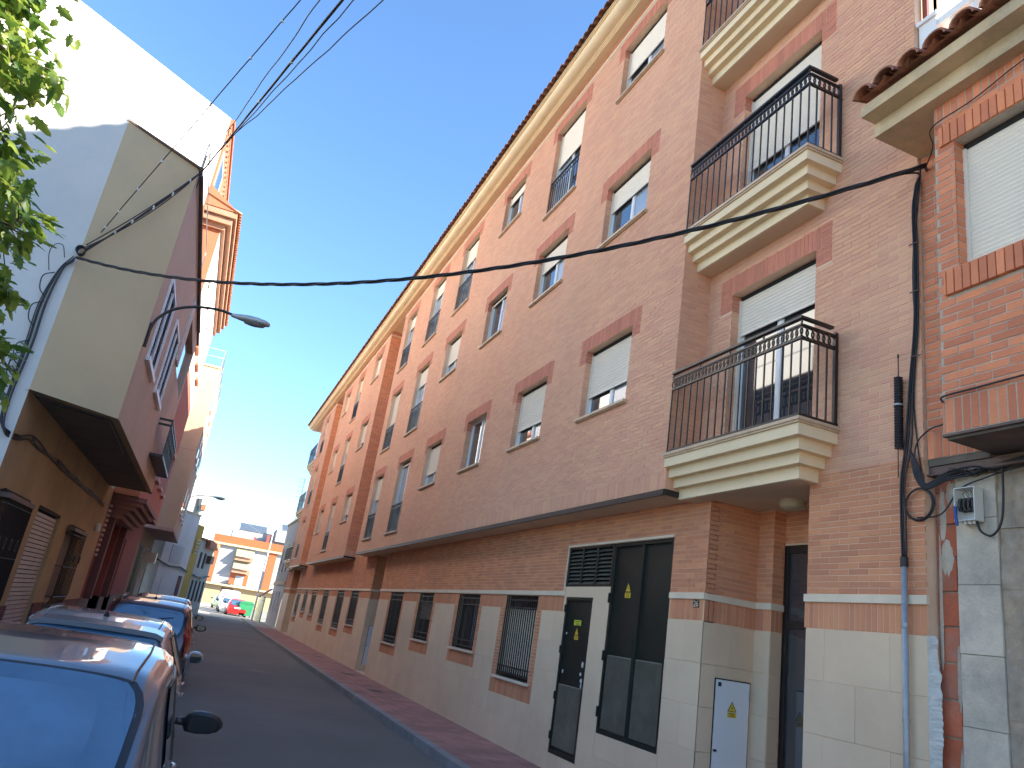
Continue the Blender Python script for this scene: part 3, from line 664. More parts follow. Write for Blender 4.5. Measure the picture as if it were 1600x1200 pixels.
# balconies
def balcony(zt, ya, yb, mirror=False):
    """zt = top of the slab; tiers step in going down"""
    s_ = MB(); tiers = [(4.43, 5.02, -0.05, 0.0, 0), (4.46, 5.05, -0.155, -0.05, 1), (4.53, 5.12, -0.26, -0.155, 1), (4.605, 5.195, -0.36, -0.26, 1), (4.68, 5.27, -0.475, -0.36, 1)]
    cap = MB()
    for (x, yn, za, zb, mi) in tiers:
        off = yn-5.02
        if mirror: y0_, y1_ = ya-0.0, yb-off
        else: y0_, y1_ = ya+off, yb
        if mi == 0:
            cap.box(WORLD, x, G+0.0, y0_, y1_+(0.012 if not mirror else 0), zt+za+0.02, zt+zb); cap.box(WORLD, x+0.012, G, y0_+0.012, y1_, zt+za, zt+za+0.02)
        else: s_.box(WORLD, x, G, y0_, y1_, zt+za, zt+zb)
    B = s_.build('balcony', CREAM, main)
    cap.build('slab_edge', MARBLE, B)
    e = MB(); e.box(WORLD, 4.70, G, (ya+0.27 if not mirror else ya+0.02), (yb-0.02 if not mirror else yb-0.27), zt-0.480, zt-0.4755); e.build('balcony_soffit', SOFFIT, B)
    # railing : front at x=4.46, side at the free end
    R = MB(); xf = 4.465; ye = (ya+0.035) if not mirror else (yb-0.035); yo = (yb-0.03) if not mirror else (ya+0.03)
    lo, hi = min(ye, yo), max(ye, yo); H = zt+0.965
    frf = face_x(xf); frs_ = Fr((0, ye, 0), (1, 0, 0), (0, 0, 1), (0, -1, 0))
    R.box(frf, lo-0.02, hi, H-0.025, H, -0.025, 0.025); R.box(frs_, xf+0.025, G-0.08, H-0.025, H, -0.022, 0.022)
    for z in (H-0.075, H-0.205): R.box(frf, lo-0.008, hi, z-0.018, z, -0.014, 0.014); R.box(frs_, xf+0.014, G-0.02, z-0.018, z, -0.014, 0.014)
    R.box(frf, lo-0.008, hi, zt+0.012, zt+0.034, -0.012, 0.012); R.box(frs_, xf+0.014, G-0.01, zt+0.012, zt+0.034, -0.012, 0.012)
    n = int((hi-lo)/0.062)
    for i in range(n):
        c = lo+(hi-lo)*(i+0.5)/n; R.ring(frf, c, H-0.149, 0.050, 0.054, 0.010, -0.006, 0.006, 14)
    m_ = int((G-0.05-xf)/0.062)
    for i in range(m_):
        c = xf+(G-0.05-xf)*(i+0.5)/m_; R.ring(frs_, c, H-0.149, 0.050, 0.054, 0.010, -0.006, 0.006, 14)
    for a in np.linspace(lo, hi, 5): R.box(frf, a-0.007, a+0.007, H-0.075, H-0.02, -0.007, 0.007)
    R.box(frs_, G-0.055, G-0.02, zt, H-0.05, -0.015, 0.015); R.box(frs_, G-0.02, G+0.005, H-0.23, H-0.22, -0.006, 0.006)
    RR = R.build('balcony_railing', IRON, main)
    n = 17
    for i in range(n+1):
        e = MB(); a = lo+(hi-lo)*i/n; e.box(frf, a-0.0065, a+0.0065, zt+0.005, H-0.21, -0.0065, 0.0065); e.build('baluster', IRON, RR)
    for i in range(1, 4):
        e = MB(); a = xf+(G-0.04-xf)*i/4; e.box(frs_, a-0.0065, a+0.0065, zt+0.005, H-0.21, -0.0065, 0.0065); e.build('baluster', IRON, RR)
for zt in (3.885, 6.715, 9.545): balcony(zt, 5.02, 7.148)
for zt in (3.885, 6.715, 9.545): balcony(zt, 44.02, 47.0, True)
e = MB(); e.box(fG, 5.375, 6.84, JB-0.04, JB-0.02, -0.0, 0.215); e.build('soffit', SOFFIT, main)

# cornice: extruded profile along the eaves
prof = [(4.52, 11.95), (4.335, 11.95), (4.335, 11.975), (4.315, 11.975), (4.315, 12.0), (4.295, 12.0), (4.295, 12.015)]
for i in range(7):
    t = i/6*math.pi/2; prof.append((4.285-0.165*math.sin(t), 12.02+0.12*(1-math.cos(t))))
prof += [(4.12, 12.155), (4.095, 12.155), (4.095, 12.18), (4.07, 12.18), (4.07, 12.20), (4.6, 12.20)]
e = MB()
n = len(prof); Yc0, Yc1 = Y0, 47.9
e.add([(x, Yc0, z) for x, z in prof]+[(x, Yc1, z) for x, z in prof], [(i, i+1, n+i+1, n+i) for i in range(n-1)]+[tuple(range(n)), tuple(range(n, 2*n))])
e.build('cornice', CREAM, main)
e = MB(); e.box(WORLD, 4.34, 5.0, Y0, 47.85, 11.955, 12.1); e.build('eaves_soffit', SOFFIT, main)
# roof and tiles
RS = 0.28
def roof_z(x): return 12.215+RS*(x-4.07)
e = MB(); e.quad((4.10, Y0, roof_z(4.10)), (4.10, 47.9, roof_z(4.10)), (10.5, 47.9, roof_z(10.5)), (10.5, Y0, roof_z(10.5)))
e.quad((10.5, Y0, roof_z(10.5)), (10.5, 47.9, roof_z(10.5)), (16.5, 47.9, 12.2), (16.5, Y0, 12.2)); e.build('roof', TILE, main)
def barrel_mesh(r=0.088, L=0.42, th=0.014, k=7):
    mb = MB(); vs = []
    for x in (0.0, L):
        for rr in (r, r-th):
            for i in range(k+1):
                t = math.pi*i/k; vs.append((x, rr*math.cos(t), rr*0.85*math.sin(t)+RS*x))
    q = k+1; fs = []
    for i in range(k):
        fs += [(i, i+1, 2*q+i+1, 2*q+i), (q+i, 3*q+i, 3*q+i+1, q+i+1), (i, q+i, q+i+1, i+1), (2*q+i, 2*q+i+1, 3*q+i+1, 3*q+i)]
    mb.add(vs, fs); return mb
bmesh_tile = barrel_mesh().mesh('roof_tile', TILE, False)
nt_ = 0; y = Y0+0.1
while y < 47.9:
    o = bpy.data.objects.new('roof_tile', bmesh_tile); C.objects.link(o); o.location = (3.985+random.uniform(-.008, .008), y, 12.2+random.uniform(-.004, .004))
    o.rotation_euler = (0, 0, random.uniform(-.02, .02)); attach(o, main); y += 0.196; nt_ += 1
# channel tiles between (their ends show as a thin lower scallop)
e = MB(); y = Y0+0.198
while y < 47.9:
    k = 5
    vs = [(x, y+0.075*math.cos(math.pi+math.pi*i/k), 12.265+RS*(x-4.0)+0.06*math.sin(math.pi+math.pi*i/k)) for x in (4.01, 4.4) for i in range(k+1)]
    e.add(vs, [(i, i+1, k+1+i+1, k+1+i) for i in range(k)]); y += 0.196
o = e.build('channel_tile', TILE, main); o['kind'] = 'stuff'
# other rows of roof tiles above the first (seen only from elsewhere)
e = MB(); tm = barrel_mesh(k=4)
y = Y0+0.1
while y < 47.9:
    for j in range(1, 4): e.add([(vx+4.0+j*0.38, vy+y, vz+12.22+RS*j*0.38) for (vx, vy, vz) in tm.V], tm.F)
    y += 0.196
o = e.build('upper_roof_tile', TILE, main); o['kind'] = 'stuff'
# remaining walls: gable ends, back
wall.box(WORLD, G+0.25, 16.4, Y0, Y0+0.2, 0, 12.2, 0)
wall.quad((G, Y0, 0), (G+0.3, Y0, 0), (G+0.3, Y0, 12), (G, Y0, 12)); wall.quad((G, YE, 0), (16.4, YE, 0), (16.4, YE, 12.2), (G, YE, 12.2)); wall.quad((16.4, Y0, 0), (16.4, YE, 0), (16.4, YE, 12.2), (16.4, Y0, 12.2))
wall.build('wall', MORT, main)
bricks.build(main, 295, 60); stones.build(main, 290, 120)
# floor of the porches
e = MB()
for (ya, yb, x1) in ((5.375, 6.84, 5.72), (22.1, 23.42, 5.72), (41.6, 44.6, 6.42)): e.box(WORLD, G, x1, ya, yb, 0.0, 0.125)
e.build('porch_floor', STONE, main)

# ------------------------------------------------------------------ right neighbour: orange brick house with an unfinished ground floor
nb = empty('brick_house', (5.5, 0, 0))
tag(nb, 'orange brick house with white roller blind above an unfinished ground floor of raw blocks', 'house')
NX = 4.50; fN = face_x(NX); fR = face_x(4.93)
nbr = Pieces('brick', [NBRICK, NBRICK]); nw = MB()
wh = [(1.9, 3.50, 4.70, 5.80), (-1.8, -0.2, 4.70, 5.80)]
wall_with_holes(nw, fN, -5.0, 3.67, 3.46, 6.22, wh, 0.12)
nw.box(WORLD, NX+0.001, 8.0, 3.655, 3.67, 3.46, 6.22); nw.box(WORLD, 4.93, 5.1, 3.4, 4.165, 3.46, 6.22); nw.box(WORLD, 4.7, 8.0, -5, 4.16, 6.22, 6.5)
nw.box(WORLD, 8.0, 8.2, -5, 4.16, 0, 6.5)
nhol = [(h[0], h[1], h[2]-0.20, h[3]) for h in wh]
brick_field(nbr, fN, -5.0, 3.665, 3.72, 5.985, nhol+[(h[0]-0.02, h[1]+0.12, 5.80, 5.985) for h in wh]+[(h[0]-0.14, h[1]+0.10, 4.49, 4.70) for h in wh], 0, L=0.24, H=0.0635, J=0.009, zref=3.72, off=0.05)
brick_field(nbr, fN, -5.0, 3.665, 3.47, 3.72, [], 0, H=0.064, J=0.009, soldier=True)
brick_field(nbr, fN, -5.0, 3.665, 6.045, 6.215, [], 0, H=0.064, J=0.009, soldier=True)
brick_field(nbr, fN, -5.0, 3.665, 5.985, 6.045, [], 0, L=0.24, H=0.06, J=0.008, zref=5.985)
for h in wh:
    brick_field(nbr, fN, h[0]-0.02, h[1]+0.12, 5.80, 5.985, [], 0, H=0.064, J=0.008, soldier=True, c1=0.02)
    brick_field(nbr, fN, h[0]-0.14, h[1]+0.10, 4.50, 4.70, [], 0, H=0.064, J=0.008, soldier=True, c1=0.035)
    fr = Fr((0, h[1], 0), (1, 0, 0), (0, 0, 1), (0, -1, 0))
    brick_field(nbr, fr, NX+0.004, NX+0.12, 4.70, 5.80, [], 0, L=0.24, H=0.0635, J=0.009, zref=3.72, off=NX)
    make_window(nb, fN, h[0], h[1], h[2], h[3], 0.985, depth=0.11, sill=False, slatd=0.036)
brick_field(nbr, fR, 3.4, 4.165, 3.68, 6.2, [], 0, L=0.24, H=0.0635, J=0.009, zref=3.72, off=3.92)
brick_field(nbr, fR, 3.4, 4.165, 3.46, 3.68, [], 0, H=0.064, J=0.009, soldier=True)
nbr.build(nb, 290, 60)
# eaves: two stepped concrete slabs, tiles
e = MB(); e.box(WORLD, 4.395, 8.0, -5, 4.165, 6.205, 6.345); e.build('eaves_slab', CONC, nb)
e = MB(); e.box(WORLD, 4.245, 8.0, -5, 4.165, 6.347, 6.455); e.build('eaves_slab', CONC, nb)
e = MB(); e.quad((4.2, -5, 6.50), (4.2, 4.16, 6.50), (4.85, 4.16, 6.69), (4.85, -5, 6.69)); e.box(WORLD, 4.85, 8.2, -5, 4.16, 6.45, 6.7); e.build('roof', TILE, nb)
bt2 = barrel_mesh(0.105, 0.42, 0.018, 8).mesh('roof_tile', TILE, False)
y = 4.06
while y > -5:
    for j in range(2):
        o = bpy.data.objects.new('roof_tile', bt2); C.objects.link(o); o.location = (4.135+j*0.34+random.uniform(-.012, .012), y, 6.475+j*0.34*RS+random.uniform(-.006, .008)); o.rotation_euler = (random.uniform(-.03, .03), 0, random.uniform(-.03, .03)); attach(o, nb)
    y -= 0.235
e = MB(); y = 4.06-0.1175
while y > -5:
    k = 6; vs = [(x, y+0.09*math.cos(math.pi+math.pi*i/k), 6.545+RS*(x-4.2)+0.065*math.sin(math.pi+math.pi*i/k)) for x in (4.165, 4.85) for i in range(k+1)]
    e.add(vs, [(i, i+1, k+1+i+1, k+1+i) for i in range(k)]); y -= 0.235
o = e.build('channel_tile', TILE, nb); o['kind'] = 'stuff'
nw.build('wall', NMORT, nb)
# terrace balustrade above the neighbour's eaves
bx = 4.95
e = MB(); e.box(WORLD, bx-0.02, bx+0.16, 3.97, 4.15, 6.7, 7.66); e.box(WORLD, bx-0.045, bx+0.185, 3.945, 4.16, 7.66, 7.70)
bal = empty('terrace_balustrade', (bx, 3, 6.7)); tag(bal, 'white turned balustrade of the terrace above the tiled eaves at top right', 'balustrade')
e.build('pillar', BWHITE, bal)
e = MB(); e.box(WORLD, bx+0.0, bx+0.14, -5, 3.97, 7.56, 7.63); e.box(WORLD, bx+0.0, bx+0.14, -5, 3.97, 6.98, 7.02); e.build('rail', BWHITE, bal)
pr = [(0.055, 7.02), (0.055, 7.05), (0.03, 7.06), (0.028, 7.08), (0.052, 7.13), (0.06, 7.18), (0.045, 7.24), (0.028, 7.30), (0.034, 7.33), (0.028, 7.36), (0.035, 7.46), (0.05, 7.52), (0.055, 7.56)]
e = MB(); k = 12; vs = [(r*math.cos(2*math.pi*i/k), r*math.sin(2*math.pi*i/k), z) for r, z in pr for i in range(k)]
e.add(vs, [(a*k+i, a*k+(i+1) % k, (a+1)*k+(i+1) % k, (a+1)*k+i) for a in range(len(pr)-1) for i in range(k)]); bme = e.mesh('baluster', BWHITE, True)
y = 3.83
while y > -3:
    o = bpy.data.objects.new('baluster', bme); C.objects.link(o); o.location = (bx+0.07, y, 0); attach(o, bal); y -= 0.19
e = MB(); e.tube([(5.0, 4.13, 7.7), (5.0, 4.13, 8.8)], 0.03); e.build('downpipe', MAROON, bal)
# raw ground floor
XR = 5.0; fW = face_x(XR)
e = MB(); e.box(fW, -5, 4.165, 0, 3.46, -0.3, -0.012); e.build('raw_wall', CCAST, nb)
hb = Pieces('hollow_brick', [HBRICK])
z = 0.05; r = 0
while z < 3.3:
    hh = 0.235; hb.put(fW, 4.0-0.02*(r % 2), 4.155, z+0.006, min(z+hh, 3.33), -0.04, 0.004+random.uniform(-.006, .006)); z += hh+0.008; r += 1
z = 0.05; r = 0
while z < 3.3:
    for a, b in ((2.9+0.13*(r % 2), 3.40), (2.4, 2.88+0.13*(r % 2)), (1.8, 2.38)): hb.put(fW, a, b-0.008, z+0.006, min(z+0.235, 3.33), -0.04, 0.002+random.uniform(-.004, .004))
    z += 0.243; r += 1
hb.build(nb, 200, 60)
cb = Pieces('concrete_block', [CBLOCK])
z = 0.2
while z < 3.25: cb.put(fW, 3.66, 3.975, z+0.001, min(z+0.463, 3.30), -0.04, 0.03+random.uniform(-.004, .004)); z += 0.465
cb.build(nb, 50, 30)
e = MB()                                                     # ragged cast strip of mortar beside the block pillar
ys = [3.66]*24; 
for i in range(24):
    z0, z1 = 0.05+i*0.136, 0.05+(i+1)*0.136; a = 3.42+random.uniform(-.025, .025)
    e.box(fW, a, 3.655, z0, z1, -0.03, 0.012+random.uniform(-.006, .008))
e.build('cast_column', CCAST, nb)
def blob(mb, fr, ca, cb_, ra, rb, c, k=14, mi=0, seed=0):
    rr = random.Random(seed); vs = [fr.p(ca+ra*(1+rr.uniform(-.18, .18))*math.cos(2*math.pi*i/k), cb_+rb*(1+rr.uniform(-.18, .18))*math.sin(2*math.pi*i/k), c+rr.uniform(0, .004)) for i in range(k)]+[fr.p(ca, cb_, c+0.014)]
    mb.add(vs, [(i, (i+1) % k, k) for i in range(k)], mi)
for i, (ca, cb_, ra, rb) in enumerate(((4.07, 2.72, .05, .12), (4.02, 3.2, .05, .10), (4.1, 3.05, .03, .2), (4.0, 1.9, .02, .2), (3.35, 2.9, .04, .3), (3.33, 2.2, .05, .3), (3.3, 1.6, .04, .25), (4.13, 2.4, .015, .5), (4.0, 1.2, .02, .25), (3.36, 3.2, .06, .1))): e = MB(); blob(e, fW, ca, cb_, ra, rb, 0.006, k=22, seed=i); e.build('mortar_smear', NMORT, nb)
e = MB()                                                     # ragged white plaster edge where the cream slabs end
zz = np.linspace(0.1, 2.16, 120); rp = random.Random(3); wv = 0.0
vs = []
for i, z in enumerate(zz):
    wv = 0.8*wv+rp.uniform(-.008, .008); vs += [fG.p(4.17, z, 0.009), fG.p(4.17-(0.045+0.012*math.sin(z*5.0)+wv), z, -0.05-0.003*rp.random())]
e.add(vs, [(2*i, 2*i+1, 2*i+3, 2*i+2) for i in range(len(zz)-1)]); e.build('plaster_edge', mat('rough_plaster', (0.62, 0.60, 0.55), 0.95, 0.12, 14, 1.0, 40), main)
e = MB(); e.box(WORLD, 4.93, 5.0, 3.66, 4.16, 3.405, 3.455); e.box(WORLD, 4.52, 5.0, -5, 3.655, 3.43, 3.462); e.build('slab_soffit', mat('dark_soffit', (0.14, 0.115, 0.09), 0.95, 0.25, 5, 0.5, 25), nb)  # darker concrete tone for the underside
e = MB(); e.box(WORLD, 4.92, 4.99, 2.5, 4.165, 3.33, 3.345); e.box(WORLD, 4.94, 4.95, 2.5, 4.165, 3.345, 3.40); e.build('steel_beam', RUSTY, nb)
e = MB(); e.box(WORLD, 4.495, 4.53, -5, 3.675, 3.45, 3.468); e.build('rusty_lintel_edge', RUSTY, nb)
# meter box, open
mbx = empty('fuse_box', (4.95, 3.83, 2.95)); tag(mbx, 'open white plastic fuse box on the concrete block pillar with black fuses inside', 'fuse box')
fM = face_x(4.96)
e = MB(); a0, a1, b0, b1, d = 3.745, 3.905, 2.955, 3.195, 0.09
e.box(fM, a0, a1, b0, b1, 0, 0.008); e.box(fM, a0, a0+0.006, b0, b1, 0.008, d); e.box(fM, a1-0.006, a1, b0, b1, 0.008, d); e.box(fM, a0+0.006, a1-0.006, b0, b0+0.006, 0.008, d-0.001); e.box(fM, a0+0.006, a1-0.006, b1-0.006, b1, 0.008, d-0.001)
e.build('case', PLAST, mbx)
for i in range(4):
    e = MB(); a = a1-0.022-0.034*i; e.box(fM, a-0.024, a, 3.03, 3.12, 0.01, 0.07); e.box(fM, a-0.02, a-0.004, 3.05, 3.10, 0.07, 0.08); e.build('fuse', PRINT, mbx)
for i in range(3):
    e = MB(); e.tube([fM.p(a0+0.035+0.035*i, b0-0.02, 0.05), fM.p(a0+0.035+0.035*i, b0, 0.05)], 0.012); e.build('cable_gland', PLAST, mbx)
for i in range(3):
    e = MB(); a = a1-0.05-0.03*i; e.tube([fM.p(a, 3.12, 0.04), fM.p(a+0.01, 3.16, 0.05), fM.p(a-0.02, 3.175, 0.05), fM.p(a-0.04, 3.15, 0.05), fM.p(a-0.035, 3.12, 0.04)], 0.0022, 5); e.build('wire', RUBBER, mbx)
e = MB(); e.tube([fM.p(a1-0.012, 3.06, 0.09), fM.p(a1-0.02, 2.98, 0.10), fM.p(a1-0.03, 2.92, 0.10)], 0.011, 6); e.build('blue_plug', BLUEP, mbx)
# conduit + cables on the main wall's right edge
cd_ = empty('cable_conduit', (4.86, 4.32, 0)); tag(cd_, 'grey galvanised conduit pipe rising beside the main entrance with black cables in its cap', 'pipe')
e = MB(); e.tube([(4.85, 4.32, 0.1), (4.85, 4.32, 2.66)], 0.023, 12); e.build('pipe', GALV, cd_, smooth=True)
e = MB(); e.tube([(4.85, 4.32, 2.64), (4.85, 4.32, 2.71)], 0.029, 12); e.build('cap', RUBBER, cd_)
for z in (0.9, 1.55, 2.2):
    e = MB(); e.tube([(4.85, 4.32, z), (4.85, 4.32, z+0.03)], 0.027, 12); e.build('clamp', GALV, cd_)
def catmull(P, n=6):
    P = [np.array(p, float) for p in P]; out = []; Q = [2*P[0]-P[1]]+P+[2*P[-1]-P[-2]]
    for i in range(1, len(Q)-2):
        for j in range(n):
            t = j/n; out.append(0.5*((2*Q[i])+(-Q[i-1]+Q[i+1])*t+(2*Q[i-1]-5*Q[i]+4*Q[i+1]-Q[i+2])*t*t+(-Q[i-1]+3*Q[i]-3*Q[i+1]+Q[i+2])*t**3))
    out.append(P[-1]); return out
def cable(parent, pts, r=0.007, n=6, nm='cable', m=None):
    e = MB(); e.tube(catmull(pts, n), r, 6); return e.build(nm, m or RUBBER, parent, smooth=True)
for (dy, dx, r) in ((0.0, 0.0, .008), (0.015, 0.005, .008), (-0.014, 0.006, .007), (0.006, -0.012, .007)):
    cable(cd_, [(4.85+dx, 4.32+dy, 2.70), (4.86+dx, 4.335+dy*1.4, 3.0), (4.855+dx, 4.33+dy, 3.3), (4.865+dx, 4.285+dy*2, 3.6), (4.87+dx, 4.25+dy, 4.1), (4.875+dx, 4.20+dy, 4.6), (4.87+dx, 4.185+dy, 5.2), (4.87+dx, 4.19+dy, 5.7), (4.88+dx*.5, 4.15+dy*.5, 5.98)], r)
cable(cd_, [(4.89, 4.13, 6.1), (4.885, 4.16, 5.75), (4.88, 4.215, 5.3), (4.88, 4.225, 4.9), (4.88, 4.205, 4.45), (4.885, 4.24, 3.95), (4.885, 4.21, 3.55), (4.88, 4.17, 3.3)], 0.005)
for z in (4.32, 4.9, 5.35):
    e = MB(); e.tube([(4.86, 4.24, z), (4.86, 4.15, z-0.005)], 0.006, 6); e.build('cable_clip', RUSTY, cd_)
# loop of spare cable and the bundle running right under the beam
lp = empty('cable_bundle', (4.87, 4.1, 3.2)); tag(lp, 'tangle of black cables with a hanging loop under the rusty beam at right', 'cables')
for q in range(2):
    c_ = [(4.86+0.008*q, 4.19+(0.118+0.008*q)*math.cos(t), 3.105+(0.118+0.006*q)*math.sin(t)) for t in np.linspace(0, 2*math.pi, 24)]
    cable(lp, c_, 0.007, 2)
for q in range(6):
    o_ = 0.012*q
    cable(lp, [(4.87, 4.27-0.5*o_, 3.55-o_), (4.86, 4.22-o_, 3.32+0.3*o_), (4.86, 4.12, 3.215+o_*.6), (4.90, 3.98, 3.27+o_), (4.93, 3.8, 3.31+o_*.5+random.uniform(-.02, .02)), (4.93, 3.6, 3.35-o_*.5), (4.93, 3.3, 3.38-o_*.3), (4.9, 2.6, 3.39)], 0.006+0.001*(q % 2))
cable(lp, [(4.85, 4.2, 3.0), (4.92, 4.05, 3.03), (4.93, 3.9, 3.2), (4.93, 3.7, 3.26), (4.93, 3.4, 3.31), (4.9, 2.6, 3.36)], 0.006)
cable(lp, [(4.93, 3.57, 3.33), (4.93, 3.575, 3.1), (4.93, 3.60, 2.93), (4.93, 3.67, 2.85), (4.92, 3.74, 2.88), (4.91, 3.765, 2.95)], 0.008)
cable(lp, [(4.87, 4.24, 3.45), (4.87, 4.2, 3.6), (4.885, 4.1, 3.685), (4.885, 3.98, 3.7), (4.88, 3.7, 3.7)], 0.006)
cable(lp, [(4.49, 3.66, 3.70), (4.47, 3.64, 3.735), (4.47, 3.4, 3.74), (4.47, 2.9, 3.745), (4.47, 2.0, 3.75), (4.47, 0.5, 3.75)], 0.007)
for i in range(9):
    a = random.uniform(3.6, 4.0); cable(lp, [(4.92, a, 3.3+random.uniform(-.03, .05)), (4.88, a-0.04, 3.32+random.uniform(-.05, .04)), (4.9, a-0.10, 3.31+random.uniform(-.04, .05)), (4.93, a-0.13, 3.3)], 0.0035, 4)
# splice closure (ribbed black cylinder with two thin rods)
sp = empty('splice_closure', (4.84, 4.35, 3.56)); tag(sp, 'ribbed black cable splice cylinder hanging upright on the brick wall', 'cable joint')
e = MB(); z = 3.565; pts = []
k = 14; rows = []
i = 0
while z < 4.165:
    rows.append((0.030 if i % 2 else 0.036, z)); z += 0.0115; i += 1
vs = [(4.845+r*math.cos(2*math.pi*j/k), 4.35+r*math.sin(2*math.pi*j/k), z) for r, z in rows for j in range(k)]
e.add(vs, [(a*k+j, a*k+(j+1) % k, (a+1)*k+(j+1) % k, (a+1)*k+j) for a in range(len(rows)-1) for j in range(k)]+[tuple(range(k)), tuple(range((len(rows)-1)*k, len(rows)*k))]); e.build('sleeve', RUBBER, sp)
e = MB(); e.tube([(4.845, 4.35, 3.92), (4.845, 4.35, 3.935)], 0.039, 14); e.build('strap', GALV, sp)
e = MB(); e.tube([(4.845, 4.35, 4.16), (4.845, 4.35, 4.37)], 0.0045, 6); e.tube([(4.845, 4.35, 4.34), (4.845, 4.35, 4.37)], 0.008, 6); e.build('rod', RUBBER, sp)
e = MB(); e.tube([(4.845, 4.36, 3.33), (4.845, 4.36, 3.57)], 0.004, 6); e.build('rod', RUBBER, sp)

# ------------------------------------------------------------------ cables over the street
def sag_line(a, b, sag, n=40):
    a, b = np.array(a, float), np.array(b, float); return [a+(b-a)*t+np.array((0, 0, -4*sag*t*(1-t))) for t in np.linspace(0, 1, n)]
sc_ = empty('street_span_cable', (1, 8, 6)); tag(sc_, 'twisted black cable bundle strung across the whole street above the cars', 'cable')
PA, PB = np.array((-2.79, 11.93, 5.98)), np.array((4.87, 4.06, 6.06)); base = sag_line(PA, PB, 0.755, 200); dd = (PB-PA)/np.linalg.norm(PB-PA); nn = np.cross(dd, (0, 0, 1)); up_ = np.cross(nn, dd)
for q in range(3):
    e = MB(); P_ = [p+0.013*(math.cos(i*0.34+q*2.09)*nn+math.sin(i*0.34+q*2.09)*up_) for i, p in enumerate(base)]; e.tube(P_, 0.0112, 5); e.build('strand', RUBBER, sc_, smooth=True)
cable(sc_, [base[194]+np.array((0, 0, 0)), base[196]+np.array((0.02, 0, -0.01)), (4.86, 4.12, 6.0), (4.87, 4.17, 5.92), (4.87, 4.19, 5.8)], 0.009)
cable(sc_, [(4.89, 4.08, 6.06), (4.70, 3.85, 6.05), (4.47, 3.665, 6.02), (4.475, 3.3, 6.05), (4.475, 2.8, 6.13), (4.475, 1.5, 6.2)], 0.005)
e = MB(); e.tube([(4.93, 4.10, 6.05), (4.85, 4.07, 6.06)], 0.012, 6); e.build('hook', RUSTY, sc_)
oc = empty('overhead_cable_fan', (-1.7, 12.8, 8.6)); tag(oc, 'fan of black overhead wires crossing the sky from the olive house roof corner', 'cables')
P0 = (-1.72, 12.72, 8.45)
def ov(pts, r, nm='wire'): return cable(oc, pts, r, 10, nm)
def over(Q, k=4.2, sg=0.0, start=None, r=0.010, wob=0.0, seed=0):
    A = np.array(P0 if start is None else start, float); Q = np.array(Q, float); E_ = A+(Q-A)*k; rr = random.Random(seed); L_ = []
    for t in np.linspace(0, 1, 60): L_.append(A+(E_-A)*t+np.array((rr.uniform(-wob, wob), 0, rr.uniform(-wob, wob)-4*sg*t*(1-t))))
    e = MB(); e.tube(catmull(L_, 2), r, 5); e.build('wire', RUBBER, oc, smooth=True)
P0 = np.array((-1.66, 12.79, 8.42))
for q in range(3): over((-0.15+0.012*q, 7.73, 8.5+0.012*(q-1)), r=0.012, start=P0, wob=0.004, seed=q)
over((-0.38, 7.87, 8.5), r=0.008, start=(-1.64, 12.85, 8.75), wob=0.010, seed=5)
over((-0.01, 7.65, 8.5), r=0.008, start=P0, wob=0.010, seed=6)
over((-0.60, 8.0, 8.5), r=0.008, start=(-2.72, 12.3, 6.5), wob=0.004, seed=7, k=3.2)
over((0.31, 7.46, 8.5), r=0.008, start=(-1.25, 11.5, 8.45), wob=0.012, seed=8)
n_ = np.array((.605, -.797, 0))*0.10
for q, s_ in enumerate((0.06, 0.20, 0.40, 0.10)):
    L_ = [P0+(np.array((-2.72, 11.90, 6.08+0.04*q))-P0)*t+np.array((0, 0, -4*s_*0.35*t*(1-t)))+n_*math.sin(math.pi*t) for t in np.linspace(0, 1, 24)]
    e = MB(); e.tube(L_, 0.009 if q else 0.013, 5); e.build('wire', RUBBER, oc, smooth=True)
    if q < 2:
        for t_ in (0.15, 0.33, 0.5, 0.66, 0.8):
            p = L_[int(t_*23)]; e = MB(); e.tube([p-np.array((0, 0, .02)), p+np.array((0, 0, .02))], 0.018, 8); e.build('wire_spacer', PLAST, oc)
A_ = np.array((-2.72, 12.3, 6.5)); Q_ = np.array((-0.60, 8.0, 8.5))
for t_ in (0.06, 0.14, 0.25, 0.38, 0.62, 0.8, 0.93):
    p = A_+(Q_-A_)*t_; e = MB(); e.tube([p-np.array((0, 0, .018)), p+np.array((0, 0, .018))], 0.018, 8); e.build('wire_spacer', PLAST, oc)
for t_ in (0.22, 0.5, 0.72):
    p = P0+(np.array((-0.14, 7.73, 8.5))-P0)*t_; e = MB(); e.tube([p-np.array((0, 0, .025)), p+np.array((0, 0, .025))], 0.022, 8); e.build('wire_spacer', PLAST, oc)


# ------------------------------------------------------------------ left side : olive house with chamfered overhanging upper floor
LX = -2.80; fL = face_l(LX)
ol = empty('olive_house', (-4, 18, 0)); tag(ol, 'olive and mustard rendered house with overhanging upper floor and chamfered corner on the left', 'house')
m = MB()
gh2 = [(12.45, 14.05, 0.9, 2.45), (15.38, 17.80, 0.12, 2.64), (18.95, 20.85, 0.95, 2.42)]
wall_with_holes(m, fL, 12.05, 24.6, 0.0, 3.98, gh2, 0.12, rmi=0); m.build('ground_wall', MUST, ol)
m = MB(); iv = cut1([(12.05, 24.6)], 15.38, 17.80)
for (a, b) in iv:
    for (p, q) in cut1([(a, b)], 18.95, 20.85): m = MB(); m.box(fL, p, q, 0.1, 0.93, -0.01, 0.03); m.build('plinth', DKMAR, ol)
B0, B1, BX = (LX, 12.05), (-1.72, 12.87), -1.72; BZ0, BZ1, BYE = 3.95, 8.47, 23.3
m = MB(); m.quad((LX, 12.05, BZ0), (BX, 12.87, BZ0), (BX, 12.87, BZ1), (LX, 12.05, BZ1)); m.build('chamfer_wall', OLIVE, ol)
